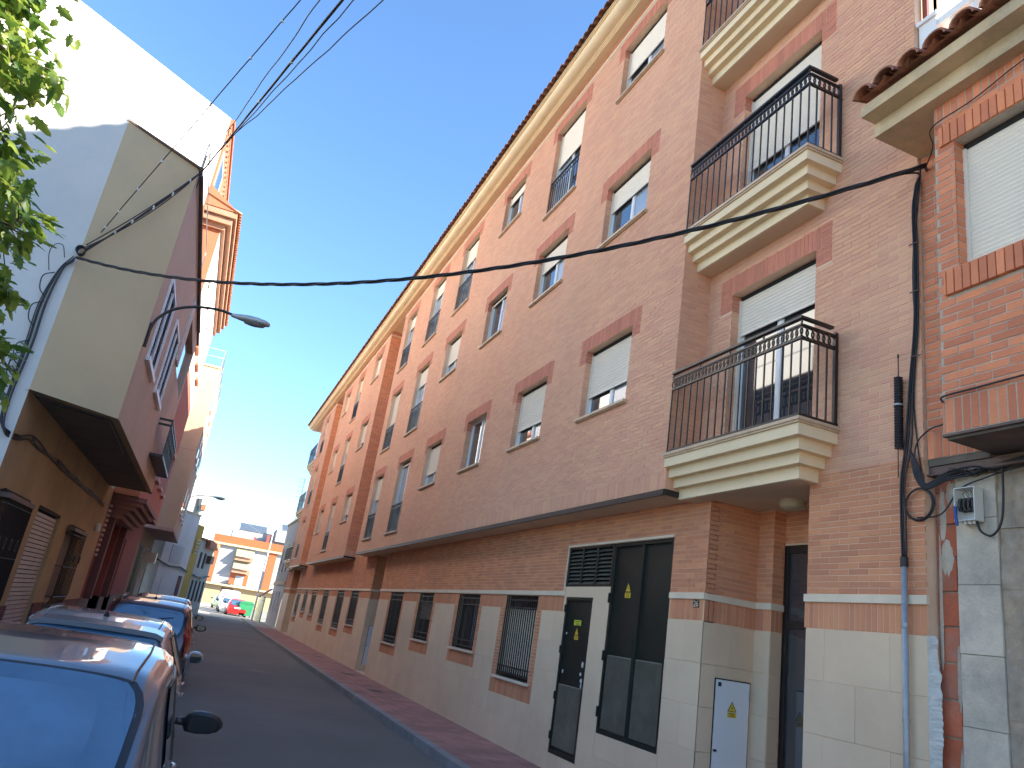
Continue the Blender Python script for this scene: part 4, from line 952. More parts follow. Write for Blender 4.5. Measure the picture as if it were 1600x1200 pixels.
m = MB(); fB = face_l(BX); fwh = [(13.85, 15.25, 5.28, 6.74), (16.42, 17.95, 5.32, 6.80), (19.35, 22.9, 6.6, 8.0)]
wall_with_holes(m, fB, 12.87, BYE, BZ0, BZ1, fwh, 0.10); m.quad((BX, BYE, BZ0), (LX, BYE, BZ0), (LX, BYE, BZ1), (BX, BYE, BZ1)); m.build('front_wall', PINKR, ol)
m = MB(); m.add([(LX, 12.05, BZ0), (BX, 12.87, BZ0), (BX, BYE, BZ0), (LX, BYE, BZ0)], [(0, 1, 2, 3)]); m.build('soffit', mat('brown_soffit', (0.16, 0.135, 0.10), 0.95, 0.2, 1.5, 0.3, 30), ol)  # dark brown tone on the underside of the overhang
m = MB(); m.add([(LX-0.05, 12.0, BZ0-0.02), (BX+0.03, 12.82, BZ0-0.02), (BX+0.03, BYE, BZ0-0.02), (BX-0.09, BYE, BZ0-0.02), (BX-0.09, 12.93, BZ0-0.02), (LX+0.05, 12.17, BZ0-0.02)], [(0, 1, 4, 5), (1, 2, 3, 4)])
m.build('soffit_edge', MUST, ol)
m = MB(); m.add([(LX-6, 12.05, BZ1), (LX, 12.05, BZ1), (BX, 12.87, BZ1), (BX, BYE, BZ1), (LX-6, BYE, BZ1)], [(0, 1, 2, 3, 4)]); m.build('roof_slab', CONC, ol)
m = MB(); m.box(WORLD, BX-0.1, BX+0.05, 12.85, 23.5, BZ1-0.02, BZ1+0.05); m.prism([(LX, 12.03, BZ1), (BX+0.04, 12.84, BZ1), (BX+0.04, 12.9, BZ1), (LX, 12.1, BZ1)], (0, 0, 0.04)); m.build('parapet_coping', RUSTY, ol)
m = MB(); m.tube([(BX+0.07, 12.9, BZ1-0.10), (BX+0.07, 22.0, BZ1-0.05)], 0.03, 8); m.tube([(BX+0.03, 12.95, BZ1-0.3), (BX+0.03, 12.95, BZ1+0.35)], 0.012, 6); m.build('gutter_pipe', IRON, ol)
# white louvred windows of the overhang
for (a, b, z0, z1) in fwh[:2]:
    f = MB(); t = 0.06
    f.box(fB, a-t, a, z0-t, z1+t, -0.03, 0.035); f.box(fB, b, b+t, z0-t, z1+t, -0.03, 0.035); f.box(fB, a, b, z1, z1+t, -0.03, 0.035); f.box(fB, a-0.12, b+0.12, z0-t-0.03, z0-0.002, -0.03, 0.07)
    f.box(fB, (a+b)/2-0.03, (a+b)/2+0.03, z0, z1, -0.03, 0.025); W = f.build('window', ALU, ol)
    s_ = MB(); z = z0+0.02
    s_.box(fB, a, b, z0, z1, -0.09, -0.08, 1)
    while z < z1-0.02:
        s_.add([fB.p(a, z, 0.0), fB.p(b, z, 0.0), fB.p(b, z+0.05, -0.04), fB.p(a, z+0.05, -0.04), fB.p(a, z-0.008, 0.0), fB.p(b, z-0.008, 0.0)], [(0, 1, 2, 3), (4, 5, 1, 0)]); z += 0.075
    s_.build('louvre_blind', [mat('blue_grey_slat', (0.22, 0.25, 0.32), 0.4, 0.1, 3), DARK], W)
a, b, z0, z1 = fwh[2]; m = MB(); m.box(fB, a, b, z0, z1, -0.12, -0.1); m.build('pane', GLASS, ol)
m = MB(); m.box(fB, 18.6, 19.3, 6.6, 8.2, 0.0, 0.04); m.build('raised_panel', WHITER, ol)
# black bowed balcony grille on the overhang
e = MB(); a0, a1, z0, z1 = 19.3, 23.1, 4.45, 5.3
for z in (z0, z1-0.12, z1): e.box(fB, a0, a1, z-0.025, z+0.025, 0.26, 0.30); e.box(Fr((0, a0, 0), (1, 0, 0), (0, 0, 1), (0, -1, 0)), BX, BX+0.3, z-0.025, z+0.025, -0.02, 0.02)
for i in range(26):
    y = a0+(a1-a0)*i/25; e.box(fB, y-0.012, y+0.012, z0, z1, 0.27, 0.29)
    if i % 3 == 0: e.ring(fB, y+0.07, (z0+z1)/2, 0.10, 0.12, 0.02, 0.27, 0.29, 8)
e.box(fB, a0, a1, z0-0.04, z0-0.025, 0.0, 0.3)
BG = e.build('balcony_grille', IRON, ol)
# ground openings
a, b, z0, z1 = gh2[1]
sl_ = Pieces('shutter_slat', [SLAT]); z = z0+0.02
m = MB(); m.box(fL, a, b, z0, z1, -0.14, -0.1); m.box(fL, a, b, z1-0.06, z1, -0.1, -0.02); RS_ = m.build('roller_shutter', DARK, ol)
while z < z1-0.1: sl_.put(fL, a+0.02, b-0.02, z, z+0.062, -0.1, -0.065); z += 0.078
sl_.build(RS_, 60, 10)
for nm_, (a, b, z0, z1), n in (('barred_window', gh2[0], 16), ('barred_window', gh2[2], 9)):
    e = MB(); e.box(fL, a, b, z0, z1, -0.12, -0.10, 0); W = e.build(nm_, [mat('dim_wood', (0.16, 0.10, 0.07), 0.7, 0.2, 4)], ol)
    e = MB(); o1 = 0.15
    for i in range(n+1):
        y = a-0.05+(b-a+0.1)*i/n
        e.tube([fL.p(y, z1+0.1, 0.0), fL.p(y, z1+0.14, o1*0.5), fL.p(y, z1+0.05, o1), fL.p(y, z0+0.15, o1), fL.p(y, z0-0.05, o1*.6), fL.p(y, z0-0.06, 0)], 0.011, 5)
    for z in (z0+0.1, (z0+z1)/2, z1-0.05):
        e.tube([fL.p(a-0.05, z, 0), fL.p(a-0.05, z, o1), fL.p(b+0.05, z, o1), fL.p(b+0.05, z, 0)], 0.011, 5)
    for i in range(0, n, 4): e.ring(fL, a+(b-a)*(i+2)/n, (z0+z1)/2+0.2, 0.06, 0.09, 0.014, o1-0.01, o1+0.01, 8)
    e.build('iron_bars', IRON, W)
    e = MB(); e.box(fL, a-0.1, b+0.1, z1+0.02, z1+0.09, 0.0, 0.17); e.box(fL, a-0.08, b+0.08, z0-0.12, z0-0.05, 0.0, 0.17); e.build('sill', RUSTY, W)
for (y, z, h_) in ((23.1, 2.9, .25),):
    e = MB(); e.tube([fL.p(y, z, 0.06), fL.p(y, z-0.2, 0.08)], 0.07, 10); e.build('wall_lamp', PLAST, ol)
# white party wall and gable side
pw = MB(); pw.quad((LX-12, 12.05, 0), (LX, 12.05, 0), (LX, 12.05, 8.60), (LX-12, 12.05, 8.60))
pw.quad((LX-12, 12.05, 8.60), (LX, 12.05, 8.60), (LX-0.35, 12.3, 9.22), (LX-12, 12.3, 9.22)) if False else None
PW = pw.build('party_wall', WHITER, ol)
pw = MB(); pw.box(WORLD, LX-12, LX-0.02, 12.05, 12.25, 8.60, 9.22); pw.build('parapet', WHITER, ol)
# set-back white attic behind the parapets
at = MB(); at.quad((-6, 11.9, 8.4), (-2.35, 14.6, 8.4), (-2.35, 14.6, 9.0), (-6, 11.9, 9.0)); at.build('attic_wall', BWHITE, ol)
e = MB()
for (p, q) in (((LX-0.05, 12.2, 9.22), (LX+0.0, 12.25, 8.5)), ((LX, 12.2, 9.2), (BX, 13.0, 9.15)), ((BX, 13.0, 9.15), (BX, 13.0, 8.45)), ((BX, 13.0, 9.15), (BX, 18, 9.15)), ((BX, 18, 9.15), (BX, 18, 8.45))): e.tube([p, q], 0.012, 6)
e.build('roof_railing', GALV, ol)
# cables on the olive house
wc = empty('wall_cables', (-2.8, 12, 5)); tag(wc, 'thick black cable bundle running down the corner of the white party wall', 'cables')
for q in range(7):
    dx, dz = random.uniform(-.06, .06), random.uniform(-.04, .04); P_ = [(-2.83+dx*.3, 11.98, 5.98+dz), (-2.95+dx*.5, 12.0, 5.75), (-3.02+dx, 12.0, 5.2), (-3.0+dx, 12.0, 4.6), (-3.0+dx*.6, 12.0, 3.9), (-2.97+dx*.5, 12.0, 3.45), (-2.86, 12.0, 3.30+dz), (-2.77, 12.3, 3.30+dz)]
    if q < 4:
        y = 13.0
        while y < 24: P_.append((-2.77, y, 3.42+dz+random.uniform(-.03, .03))); y += 0.8
    cable(wc, P_, 0.012 if q < 2 else 0.009)
for i in range(5):
    y = 13.2+i*2.3; e = MB(); e.box(fL, y, y+0.03, 3.38, 3.46, 0.0, 0.045); e.build('cable_clip', RUSTY, wc)
for q in range(5):
    z = random.uniform(4.3, 5.7); x = -3.0
    cable(wc, [(x, 11.99, z), (x-0.12, 11.97, z-0.1), (x-0.1, 11.97, z-0.3), (x, 11.99, z-0.4)], 0.008)
cable(wc, [(-2.95, 11.99, 5.95), (-3.02, 11.97, 6.12), (-3.12, 11.97, 6.1), (-3.15, 11.97, 5.95), (-3.08, 11.99, 5.7)], 0.006)
cable(wc, [(-2.97, 12.0, 3.5), (-3.1, 12.0, 3.35), (-3.4, 12.0, 3.3), (-4.2, 12.0, 3.35)], 0.012)
cable(wc, [(LX+0.1, 12.1, 3.9), (LX+0.25, 12.4, 3.88), (BX-0.25, 12.85, 3.9), (BX-0.12, 13.1, 3.9), (BX-0.15, 16, 3.88)], 0.011)
e = MB()
for q in range(4): e.ring(Fr((-2.78, 11.93, 6.12), (1, 0, 0), (0, 0, 1), (0, -1, 0)), 0, 0, 0.07-0.004*q, 0.075, 0.014, -0.02-0.03*q, -0.005-0.03*q, 12)
e.build('cable_coil', RUBBER, wc)
# street lamps
def street_lamp(base, arm, head, label, scale=1.0, az=0.0):
    r_ = empty('street_lamp', base, az); tag(r_, label, 'street lamp', 'street lamps on bracket arms along the left side')
    F0 = r_.location
    def P(dx, dz, dy=0): c, s_ = math.cos(az), math.sin(az); return (base[0]+dx*c-dy*s_, base[1]+dx*s_+dy*c, base[2]+dz)
    e = MB(); e.tube(catmull([P(*a) for a in arm], 8), 0.024*scale, 10); A = e.build('arm', IRON, r_, smooth=True)
    e = MB(); e.tube([P(0.0, -0.3), P(0.0, 0.12)], 0.03*scale, 8); e.build('bracket', IRON, r_)
    hx, hz = head; 
    def loop(x, w_, zt, zb, k=12): return [P(hx+x, hz+(zt if math.sin(t) > 0 else zb)*abs(math.sin(t))**0.8, w_*math.cos(t)) for t in np.linspace(0, 2*math.pi, k, endpoint=False)]
    secs = [(-0.06, .03, .03, -.03), (0.0, .045, .04, -.035), (0.10, .08, .055, -.045), (0.2, .105, .068, -.05), (0.36, .115, .07, -.05), (0.5, .10, .055, -.045), (0.57, .06, .03, -.03), (0.585, .02, .0, -.015)]
    e = MB(); k = 12; vs = []
    for (x, w_, a_, b_) in secs: vs += loop(x*scale, w_*scale, a_*scale, b_*scale)
    e.add(vs, [(i*k+j, i*k+(j+1) % k, (i+1)*k+(j+1) % k, (i+1)*k+j) for i in range(len(secs)-1) for j in range(k)]+[tuple(range(k)), tuple(range((len(secs)-1)*k, len(secs)*k))]); e.build('lamp_head', LAMPG, r_, smooth=True)
    e = MB(); k2 = 16; vs = []
    for rr, dz in ((1.0, -.045), (0.85, -.075), (0.4, -.09)):
        vs += [P(hx+(0.33+0.19*rr*math.cos(t))*scale, hz+dz*scale, 0.09*rr*math.sin(t)*scale) for t in np.linspace(0, 2*math.pi, k2, endpoint=False)]
    e.add(vs, [(i*k2+j, i*k2+(j+1) % k2, (i+1)*k2+(j+1) % k2, (i+1)*k2+j) for i in range(2) for j in range(k2)]+[tuple(range(2*k2, 3*k2))]); e.build('lamp_glass', LAMPGL, r_, smooth=True)
    return r_
street_lamp((-1.70, 13.0, 5.5), [(0, 0), (0.06, .22), (0.25, .44), (0.55, .58), (0.9, .64), (1.15, .62)], (1.19, 0.61), 'nearer grey street lamp on a curved arm from the olive house corner against the sky')
street_lamp((-1.62, 50.2, 6.6), [(0, 0), (0.12, .18), (0.45, .34), (0.9, .42), (1.3, .45)], (1.34, 0.45), 'farther street lamp on a curved arm at the far end of the beige block', 1.25)

# ------------------------------------------------------------------ left: tall red and orange building with a bay
rb = empty('orange_block', (-4, 30, 0)); tag(rb, 'tall orange and white building with stepped cornice and maroon ground floor beyond the olive house', 'building')
m = MB(); m.box(fL, 24.2, 39.0, 10.0, 16.6, -0.3, 0.0); m.build('upper_wall', BWHITE, rb)
m = MB(); dirv = np.array((1.08, .82)); dirv /= np.linalg.norm(dirv); far = np.array((LX, 24.15))-dirv*16
m.add([(far[0], far[1], 6), (LX, 24.15, 6), (LX, 24.15, 16.6), (far[0], far[1], 16.6)], [(0, 1, 2, 3)]); m.add([(far[0], far[1], 16.6), (LX, 24.15, 16.6), (LX, 39, 16.6), (far[0], 39, 16.6)], [(0, 1, 2, 3)])
m.build('gable_wall', BWHITE, rb)
for (a, b) in ((24.2, 24.6), (27.2, 27.6), (31, 31.5), (35, 35.5)): m = MB(); m.box(fL, a, b, 10, 16.2, 0.0, 0.06); m.build('pilaster', ORANGE, rb)
m = MB(); m.box(fL, 24.15, 39, 16.25, 16.45, 0.0, 0.10); m.box(fL, 24.15, 39, 16.45, 16.58, 0.0, 0.16); m.build('eaves', ORANGE, rb)
m = MB(); m.box(fL, 24.15, 39, 15.95, 16.25, 0.0, 0.03); 
for i in range(40): m.box(fL, 24.2+i*0.37, 24.35+i*0.37, 16.05, 16.25, 0.03, 0.09)
m.build('dentils', BROWNC, rb)
for (a, z) in ((25.2, 12.8), (28.6, 12.8), (32.4, 12.8), (25.2, 14.9)):
    m = MB(); m.box(fL, a, a+1.3, z-0.7, z+0.7, 0.0, 0.05); m.build('window', GLASS, rb)
BAY = -2.12; fY = face_l(BAY)
m = MB(); m.quad((LX, 24.6, 3.9), (BAY, 24.6, 3.9), (BAY, 24.6, 12.9), (LX, 24.6, 12.9)); m.build('bay_side_wall', ORANGE, rb)
m = MB(); rh = [(y, y+1.0, z, z+1.5) for y in (26.0, 28.4, 30.8, 33.2) for z in (5.0,)]
wall_with_holes(m, fY, 24.6, 36.0, 3.9, 9.0, rh, 0.12); m.build('bay_wall', REDR, rb)
for (a, b, z0, z1) in rh:
    m = MB(); m.box(fY, a, b, z0, z1, -0.12, -0.1); W = m.build('window', GLASS, rb)
    m = MB(); m.box(fY, a-0.15, b+0.15, z0-0.12, z0, 0, 0.12); m.box(fY, a-0.15, a-0.03, z0, z1+0.15, 0, 0.07); m.box(fY, b+0.03, b+0.15, z0, z1+0.15, 0, 0.07); m.box(fY, a-0.15, b+0.15, z1+0.02, z1+0.2, 0, 0.10); m.build('window_surround', mat('pink_trim', (0.55, 0.33, 0.29), 0.8, 0.05, 2), W)
m = MB(); m.box(fY, 24.6, 36, 9.0, 9.25, -0.3, 0.03); rh2 = [(y, y+1.0, 9.9, 11.6) for y in (26.0, 28.4, 30.8, 33.2)]
wall_with_holes(m, fY, 24.6, 36.0, 9.25, 12.9, rh2, 0.12); m.build('bay_wall', BWHITE, rb)
for (a, b, z0, z1) in rh2:
    m = MB(); m.box(fY, a, b, z0, z1, -0.12, -0.1); W = m.build('window', GLASS, rb)
    m = MB(); m.box(fY, a-0.1, b+0.1, z0-0.12, z0, 0, 0.12); m.build('sill', ORANGE, W)
for (x, zt) in ((0.12, 12.95), (0.28, 13.12), (0.38, 13.35)):
    m = MB(); m.box(WORLD, LX, BAY+x, 24.6-x, 36.1, zt-0.2, zt); m.build('cornice_step', BROWNC, rb)
m = MB(); m.quad((BAY+0.44, 24.15, 13.36), (BAY+0.44, 36.2, 13.36), (LX, 36.2, 13.75), (LX, 24.15, 13.75)); m.quad((LX, 24.2, 13.36), (BAY+0.4, 24.2, 13.36), (LX, 24.2, 13.75), (LX, 24.2, 13.75)) if False else None
m.prism([(LX, 24.19, 13.36), (BAY+0.40, 24.19, 13.36), (LX, 24.19, 14.1)], (0, 0.4, 0)); m.build('bay_roof', ORANGE, rb)
tb = barrel_mesh(0.09, 0.5, 0.016, 6); tb.V = [(-x, y, z) for x, y, z in tb.V]; tme = tb.mesh('roof_tile', mat('orange_tile', (0.50, 0.22, 0.10), 0.9, 0.2, 5, island=0.2), False)
y = 24.3
while y < 36.2:
    o = bpy.data.objects.new('roof_tile', tme); C.objects.link(o); o.location = (BAY+0.50, y, 13.36); attach(o, rb); y += 0.21
m = MB(); m.quad((LX, 24.6, 3.9), (BAY, 24.6, 3.9), (BAY, 36, 3.9), (LX, 36, 3.9)); m.quad((LX, 36, 3.9), (BAY, 36, 3.9), (BAY, 36, 12.9), (LX, 36, 12.9)); m.build('bay_soffit', DKMAR, rb)
# maroon portal
m = MB(); gar = [(26.6, 29.4, 0.1, 3.2), (31.0, 33.0, 0.1, 3.0)]
wall_with_holes(m, fL, 24.6, 39, 0.9, 10.0, gar, 0.35); m.build('ground_wall', MAROON, rb)
for (p, q) in cut1(cut1([(24.6, 39)], 26.6, 29.4), 31.0, 33.0): m = MB(); m.box(fL, p, q, 0.05, 0.93, -0.3, 0.03); m.build('plinth', DARKST, rb)
m = MB(); m.box(fL, 26.6, 29.4, 0.1, 3.2, -0.37, -0.35); m.build('garage_door', mat('garage_red', (0.30, 0.075, 0.05), 0.5, 0.05, 3), rb)
m = MB(); m.box(fL, 31.0, 33.0, 0.1, 3.0, -0.37, -0.35); m.build('door', DKMAR, rb)
for i, (x, z) in enumerate(((0.35, 3.25), (0.50, 3.38), (0.65, 3.51), (0.80, 3.64), (0.92, 3.77))):
    m = MB(); m.box(fL, 25.1-0.08*i, 30.6+0.08*i, z, z+0.13, 0.0, x); m.build('canopy_step', mat('mauve_trim', (0.26, 0.13, 0.11), 0.8, 0.1, 3), rb)
for (a, b) in ((25.2, 25.6), (29.7, 30.1)): m = MB(); m.box(fL, a, b, 0.93, 3.25, 0.0, 0.2); m.build('pilaster', DKMAR, rb)
m = MB()
for i in range(11): m.box(fL, 24.75, 25.0, 2.1+i*0.14, 2.17+i*0.14, 0.0, 0.06)
m.build('quoins', PINKR, rb)
# ------------------------------------------------------------------ beige block with overhang
bb = empty('beige_block', (-3, 44, 0)); tag(bb, 'beige and mauve block with plain overhanging upper floors farther down the left side', 'building')
X4 = -1.52; f4 = face_l(X4)
m = MB(); m.box(WORLD, LX-8, X4, 39.6, 50.3, 3.98, 12.2); m.build('upper_floors', BEIGER, bb)
m = MB(); m.box(WORLD, LX-8, X4+0.004, 39.58, 50.32, 3.97, 4.12); m.build('slab_edge', MAUVE, bb)
m = MB(); m.box(WORLD, LX-8, X4+0.03, 39.55, 50.4, 12.2, 12.3); m.build('roof_slab', CONC, bb)
m = MB(); m.box(WORLD, LX-8, X4+0.003, 39.592, 50.31, 7.9, 7.93); m.build('floor_joint', MAUVE, bb)
e = MB()
for z in (12.8, 13.2): e.tube([(LX, 39.7, z), (X4, 39.7, z), (X4, 50, z)], 0.02, 6)
for (x, y) in ((LX, 39.7), (X4, 39.7), (X4, 43), (X4, 46.5), (X4, 50)): e.tube([(x, y, 12.3), (x, y, 13.2)], 0.02, 6)
e.build('roof_railing', GALV, bb)
for y in (41, 44, 47.5):
    for z in (5.0, 7.8, 10.4):
        m = MB(); m.box(f4, y, y+1.2, z, z+1.3, -0.02, 0.012); W = m.build('window', GLASS, bb)
        m = MB(); m.box(f4, y-0.06, y+1.26, z-0.08, z, 0, 0.08); m.box(f4, y, y+1.2, z+0.6, z+1.3, 0.012, 0.03); m.build('shutter', SHUT, W)
m = MB(); oh = [(40.5, 42.6, 1.0, 3.2), (43.3, 44.3, 0.1, 3.0), (45.4, 48.5, 0.8, 3.3)]; wall_with_holes(m, fL, 39, 50.3, 0, 3.98, oh, 0.2); m.build('ground_wall', mat('dim_brown_render', (0.25, 0.17, 0.11), 0.9, 0.15, 1), bb)
for (a, b, z0, z1) in oh:
    m = MB(); m.box(fL, a, b, z0, z1, -0.2, -0.18); W = m.build('window', GLASS, bb)
    m = MB()
    for i in range(8): m.box(fL, a+(b-a)*i/7-0.02, a+(b-a)*i/7+0.02, z0, z1, -0.02, 0.02)
    m.build('iron_bars', PLAST if a > 45 else IRON, W)
e = MB(); e.box(WORLD, LX, LX+0.55, 46.0, 47.0, 2.55, 3.1); e.build('air_conditioner', PLAST, bb)
# ------------------------------------------------------------------ farther left houses (street bends to the right)
def house(name, label, cat, p, q, h, m_, depth=8, roof=None, parapet=None):
    r_ = empty(name, (p[0], p[1], 0)); tag(r_, label, cat)
    fr, L_ = wall_fr(p, q)
    e = MB(); e.box(fr, 0, L_, 0, h, -depth, 0); e.build('wall', m_, r_)
    return r_, fr, L_
h1, fr, L_ = house('white_house', 'low bluish white house with ribbed vent panel, first past the beige block', 'house', (-2.2, 50.4), (-0.70, 53.3), 6.0, WHITER)
# normal must face the street (+x side)
e = MB()
for i in range(9): e.box(fr, 0.9, 2.3, 2.9+i*0.12, 2.96+i*0.12, 0.0, 0.05)
e.build('ribbed_vent', mat('vent_grey', (0.45, 0.46, 0.48), 0.6, 0.05, 3), h1)
e = MB(); e.tube([fr.p(-0.5, 2.9, 0.1), fr.p(1.0, 2.65, 0.1), fr.p(2.4, 2.7, 0.1), fr.p(L_, 2.5, 0.1)], 0.05, 6); e.build('cable_run', RUBBER, h1)
e = MB(); e.box(fr, 2.6, 3.0, 0.1, 2.2, 0, 0.03); e.build('door', DKMAR, h1)
e = MB(); e.box(fr, 0, L_, 6.0, 6.1, -0.3, 0.06); e.build('coping', CONC, h1)
h2, fr, L_ = house('yellow_house', 'narrow yellow house with white lattice window opening', 'house', (-0.69, 53.32), (-0.30, 54.35), 5.5, YELLR)
e = MB(); e.box(fr, 0.25, 0.95, 3.7, 4.6, 0.0, 0.02, 1)
for i in range(5): e.box(fr, 0.25+0.16*i, 0.29+0.16*i, 3.7, 4.6, 0.02, 0.06)
for i in range(5): e.box(fr, 0.25, 0.95, 3.7+0.21*i, 3.75+0.21*i, 0.02, 0.055)
e.build('lattice', [mat('lattice_cream', (0.6, 0.5, 0.25), 0.8), DARK], h2)
h3, fr, L_ = house('grey_house', 'pale grey house with tiled eaves and air conditioner at the bend of the street', 'house', (-0.29, 54.38), (0.70, 57.2), 4.7, GREYR)
e = MB(); e.box(fr, -0.05, L_, 4.7, 4.8, -1, 0.15); e.box(fr, 1.0, L_, 4.25, 4.7, 0.0, 0.30); e.build('eaves', TILE, h3)
e = MB(); e.box(fr, 1.9, 2.5, 3.3, 3.8, 0.0, 0.3); e.build('air_conditioner', RUSTY, h3)
for i in range(4):
    e = MB(); e.box(fr, 0.3+i*0.7, 0.55+i*0.7, 0.8, 2.1, 0, 0.03); e.build('window', DARK, h3)
for i in range(2):
    e = MB(); e.box(fr, 0.5+i*0.8, 0.8+i*0.8, 2.9, 3.9, 0, 0.03); e.build('window', DARK, h3)
e = MB(); e.tube([fr.p(0, 2.4, 0.1), fr.p(1.5, 2.3, 0.1), fr.p(L_, 2.5, 0.1)], 0.05, 6); e.build('cable_run', RUBBER, h3)
h4, fr, L_ = house('white_tower_house', 'tall sunlit white house rising behind the yellow and grey houses', 'house', (-2.4, 79.9), (0.24, 80.0), 8.8, BWHITE, 6)
e = MB(); e.box(fr, 1.5, 1.9, 8.4, 9.2, 0, 0.06); e.build('window', GLASS, h4)
h5, fr, L_ = house('white_corner_house', 'bright white house with awning-shaded windows before the far apartment block', 'house', (0.26, 82.0), (0.88, 104.0), 7.0, BWHITE, 6)
for i in range(4):
    for z in (1.2, 3.8, 6.2):
        e = MB(); e.box(fr, 1.5+5*i, 3.5+5*i, z, z+1.3, 0, 0.05); e.build('window', mat('blue_pane', (0.15, 0.2, 0.3), 0.2), h5)
h6 = empty('roof_terrace_house', (-3, 60, 6)); tag(h6, 'sunlit white rooftop room with pitched top above the low white house', 'house')
e = MB(); e.prism([(-3.2, 61, 0), (-0.35, 61, 0), (-0.35, 61, 8.4), (-1.3, 61, 9.6), (-3.2, 61, 10.4)], (0, 6, 0)); e.build('wall', BWHITE, h6)
e = MB(); e.box(WORLD, -1.35, -1.0, 60.94, 61, 6.6, 7.9); e.build('window', GLASS, h6)
e = MB(); e.box(WORLD, -0.95, -0.65, 60.8, 60.99, 7.1, 7.5); e.build('flower_pot', ORANGE, h6)
# ------------------------------------------------------------------ right: grey house beyond the main block
gr = empty('grey_white_house', (5, 52, 0)); tag(gr, 'grey house with white ground floor and narrow windows beyond the long brick building', 'house')
e = MB(); gx = face_x(4.88); gh3 = [(49.3, 49.9, 1.0, 2.2), (51.0, 51.6, 1.0, 2.2), (52.9, 53.5, 1.0, 2.2)]
wall_with_holes(e, gx, 47.65, 54.3, 0, 2.7, gh3, 0.1); e.build('ground_wall', WHITER, gr)
e = MB(); uh = [(49.2, 49.9, 3.4, 4.9), (51.2, 51.9, 3.4, 4.9), (52.9, 53.5, 3.4, 4.9)]
wall_with_holes(e, gx, 47.65, 54.3, 2.7, 6.5, uh, 0.1); e.quad((4.88, 54.3, 0), (14, 54.3, 0), (14, 54.3, 6.5), (4.88, 54.3, 6.5)); e.quad((4.88, 47.6, 6.5), (14, 47.6, 6.5), (14, 54.3, 6.5), (4.88, 54.3, 6.5)); e.build('upper_wall', GREYR, gr)
for (a, b, z0, z1) in gh3+uh: e = MB(); e.box(gx, a, b, z0, z1, -0.12, -0.1); e.build('window', DARK, gr)
e = MB(); e.box(gx, 47.65, 54.4, 2.6, 2.8, 0, 0.06); e.build('string_course', CONC, gr); e = MB(); e.box(gx, 47.65, 54.4, 6.5, 6.62, -0.3, 0.1); e.build('cornice', CONC, gr)
# ------------------------------------------------------------------ far apartment block closing the street
FORANGE = mat('far_orange', (0.36, 0.10, 0.035), 0.85, 0.06, 0.5); FBEIGE = mat('far_beige', (0.36, 0.28, 0.17), 0.85, 0.08, 0.5); FAWN = mat('far_awning', (0.26, 0.23, 0.06), 0.8)
fa = empty('far_apartment_block', (5, 112, 0)); tag(fa, 'sunlit orange and white apartment block with striped awnings closing the end of the street', 'building')
fF = Fr((0, 110, 0), (1, 0, 0), (0, 0, 1), (0, -1, 0)); OR2 = FORANGE
x0, x1 = 1.15, 14.0
e = MB(); e.box(fF, x0-0.6, x1, 0, 2.45, -8, 0); e.build('ground_floor', FBEIGE, fa)
e = MB(); e.box(fF, x0-0.2, x1, 2.45, 8.8, -8, 0.1); e.build('body', FWHITE, fa)
e = MB(); e.box(fF, x0-0.8, x1, 2.4, 2.6, 0, 0.7); e.box(fF, x0-0.4, x1, 7.55, 7.8, 0, 0.6); e.build('slab_band', CONC, fa)
e = MB(); e.box(fF, x0-0.3, x1, 7.8, 8.8, 0.1, 0.5); e.build('parapet', OR2, fa)
for (a, b) in ((x0-0.1, 1.9), (8.3, 9.3)): e = MB(); e.box(fF, a, b, 2.6, 7.55, 0.1, 0.3); e.build('pilaster', OR2, fa)
for i, z in enumerate((2.75, 4.35, 5.95)):
    e = MB(); e.box(fF, 4.05, 6.35, z, z+1.45, 0.1, 0.15); B = e.build('loggia', OR2 if i == 0 else BROWNC, fa)
    e = MB(); e.box(fF, 4.05, 6.35, z-0.1, z+0.35, 0.3, 0.9) if i else e.box(fF, 4.05, 4.7, z, z+0.6, 0.3, 0.7); e.build('balcony_rail', BROWNC if i else OR2, B)
    if i:
        e = MB(); n = 24
        for k in range(n):
            a = 4.05+2.3*k/n; b = a+2.3/n; e.quad(fF.p(a, z+1.5, 0.2), fF.p(b, z+1.5, 0.2), fF.p(b, z+0.4, 1.2), fF.p(a, z+0.4, 1.2), k % 2)
        e.build('awning', [FAWN, FWHITE], B)
    else:
        e = MB(); e.box(fF, 4.75, 5.8, z, z+1.2, 0.15, 0.2); e.build('window', SKYPANE, B)
e = MB(); e.box(fF, 3.4, 4.9, 0.0, 2.2, 0, 0.05); e.build('garage_door', DKMAR, fa)
e = MB(); e.box(fF, 3.0, 14, 8.8, 10.1, -6, -1.5); e.box(fF, 8.6, 14, 9.2, 10.9, -6, -0.5); e.build('rooftop_room', FWHITE, fa)
e = MB(); e.prism([fF.p(3.8, 10.0, -1.4), fF.p(7.4, 10.0, -1.4), fF.p(7.4, 11.0, -3.4), fF.p(3.8, 11.0, -3.4)], (0, 0.1, 0.1)); e.prism([fF.p(9.2, 10.9, -0.4), fF.p(12.8, 10.9, -0.4), fF.p(12.8, 11.7, -2.2), fF.p(9.2, 11.7, -2.2)], (0, 0.1, 0.1)); e.build('solar_panels', SOLAR, fa)
e = MB(); e.box(fF, 7.5, 7.9, 8.8, 9.9, -1, -0.6); e.box(fF, 5.9, 6.2, 8.8, 9.3, -1, -0.7); e.build('red_chimney', MAROON, fa)
e = MB(); e.tube([fF.p(2.4, 8.8, -1), fF.p(2.6, 12.4, -1)], 0.04, 5)
for z in (11.2, 11.6, 12.0): e.tube([fF.p(2.2, z, -1), fF.p(2.95, z, -1)], 0.02, 4)
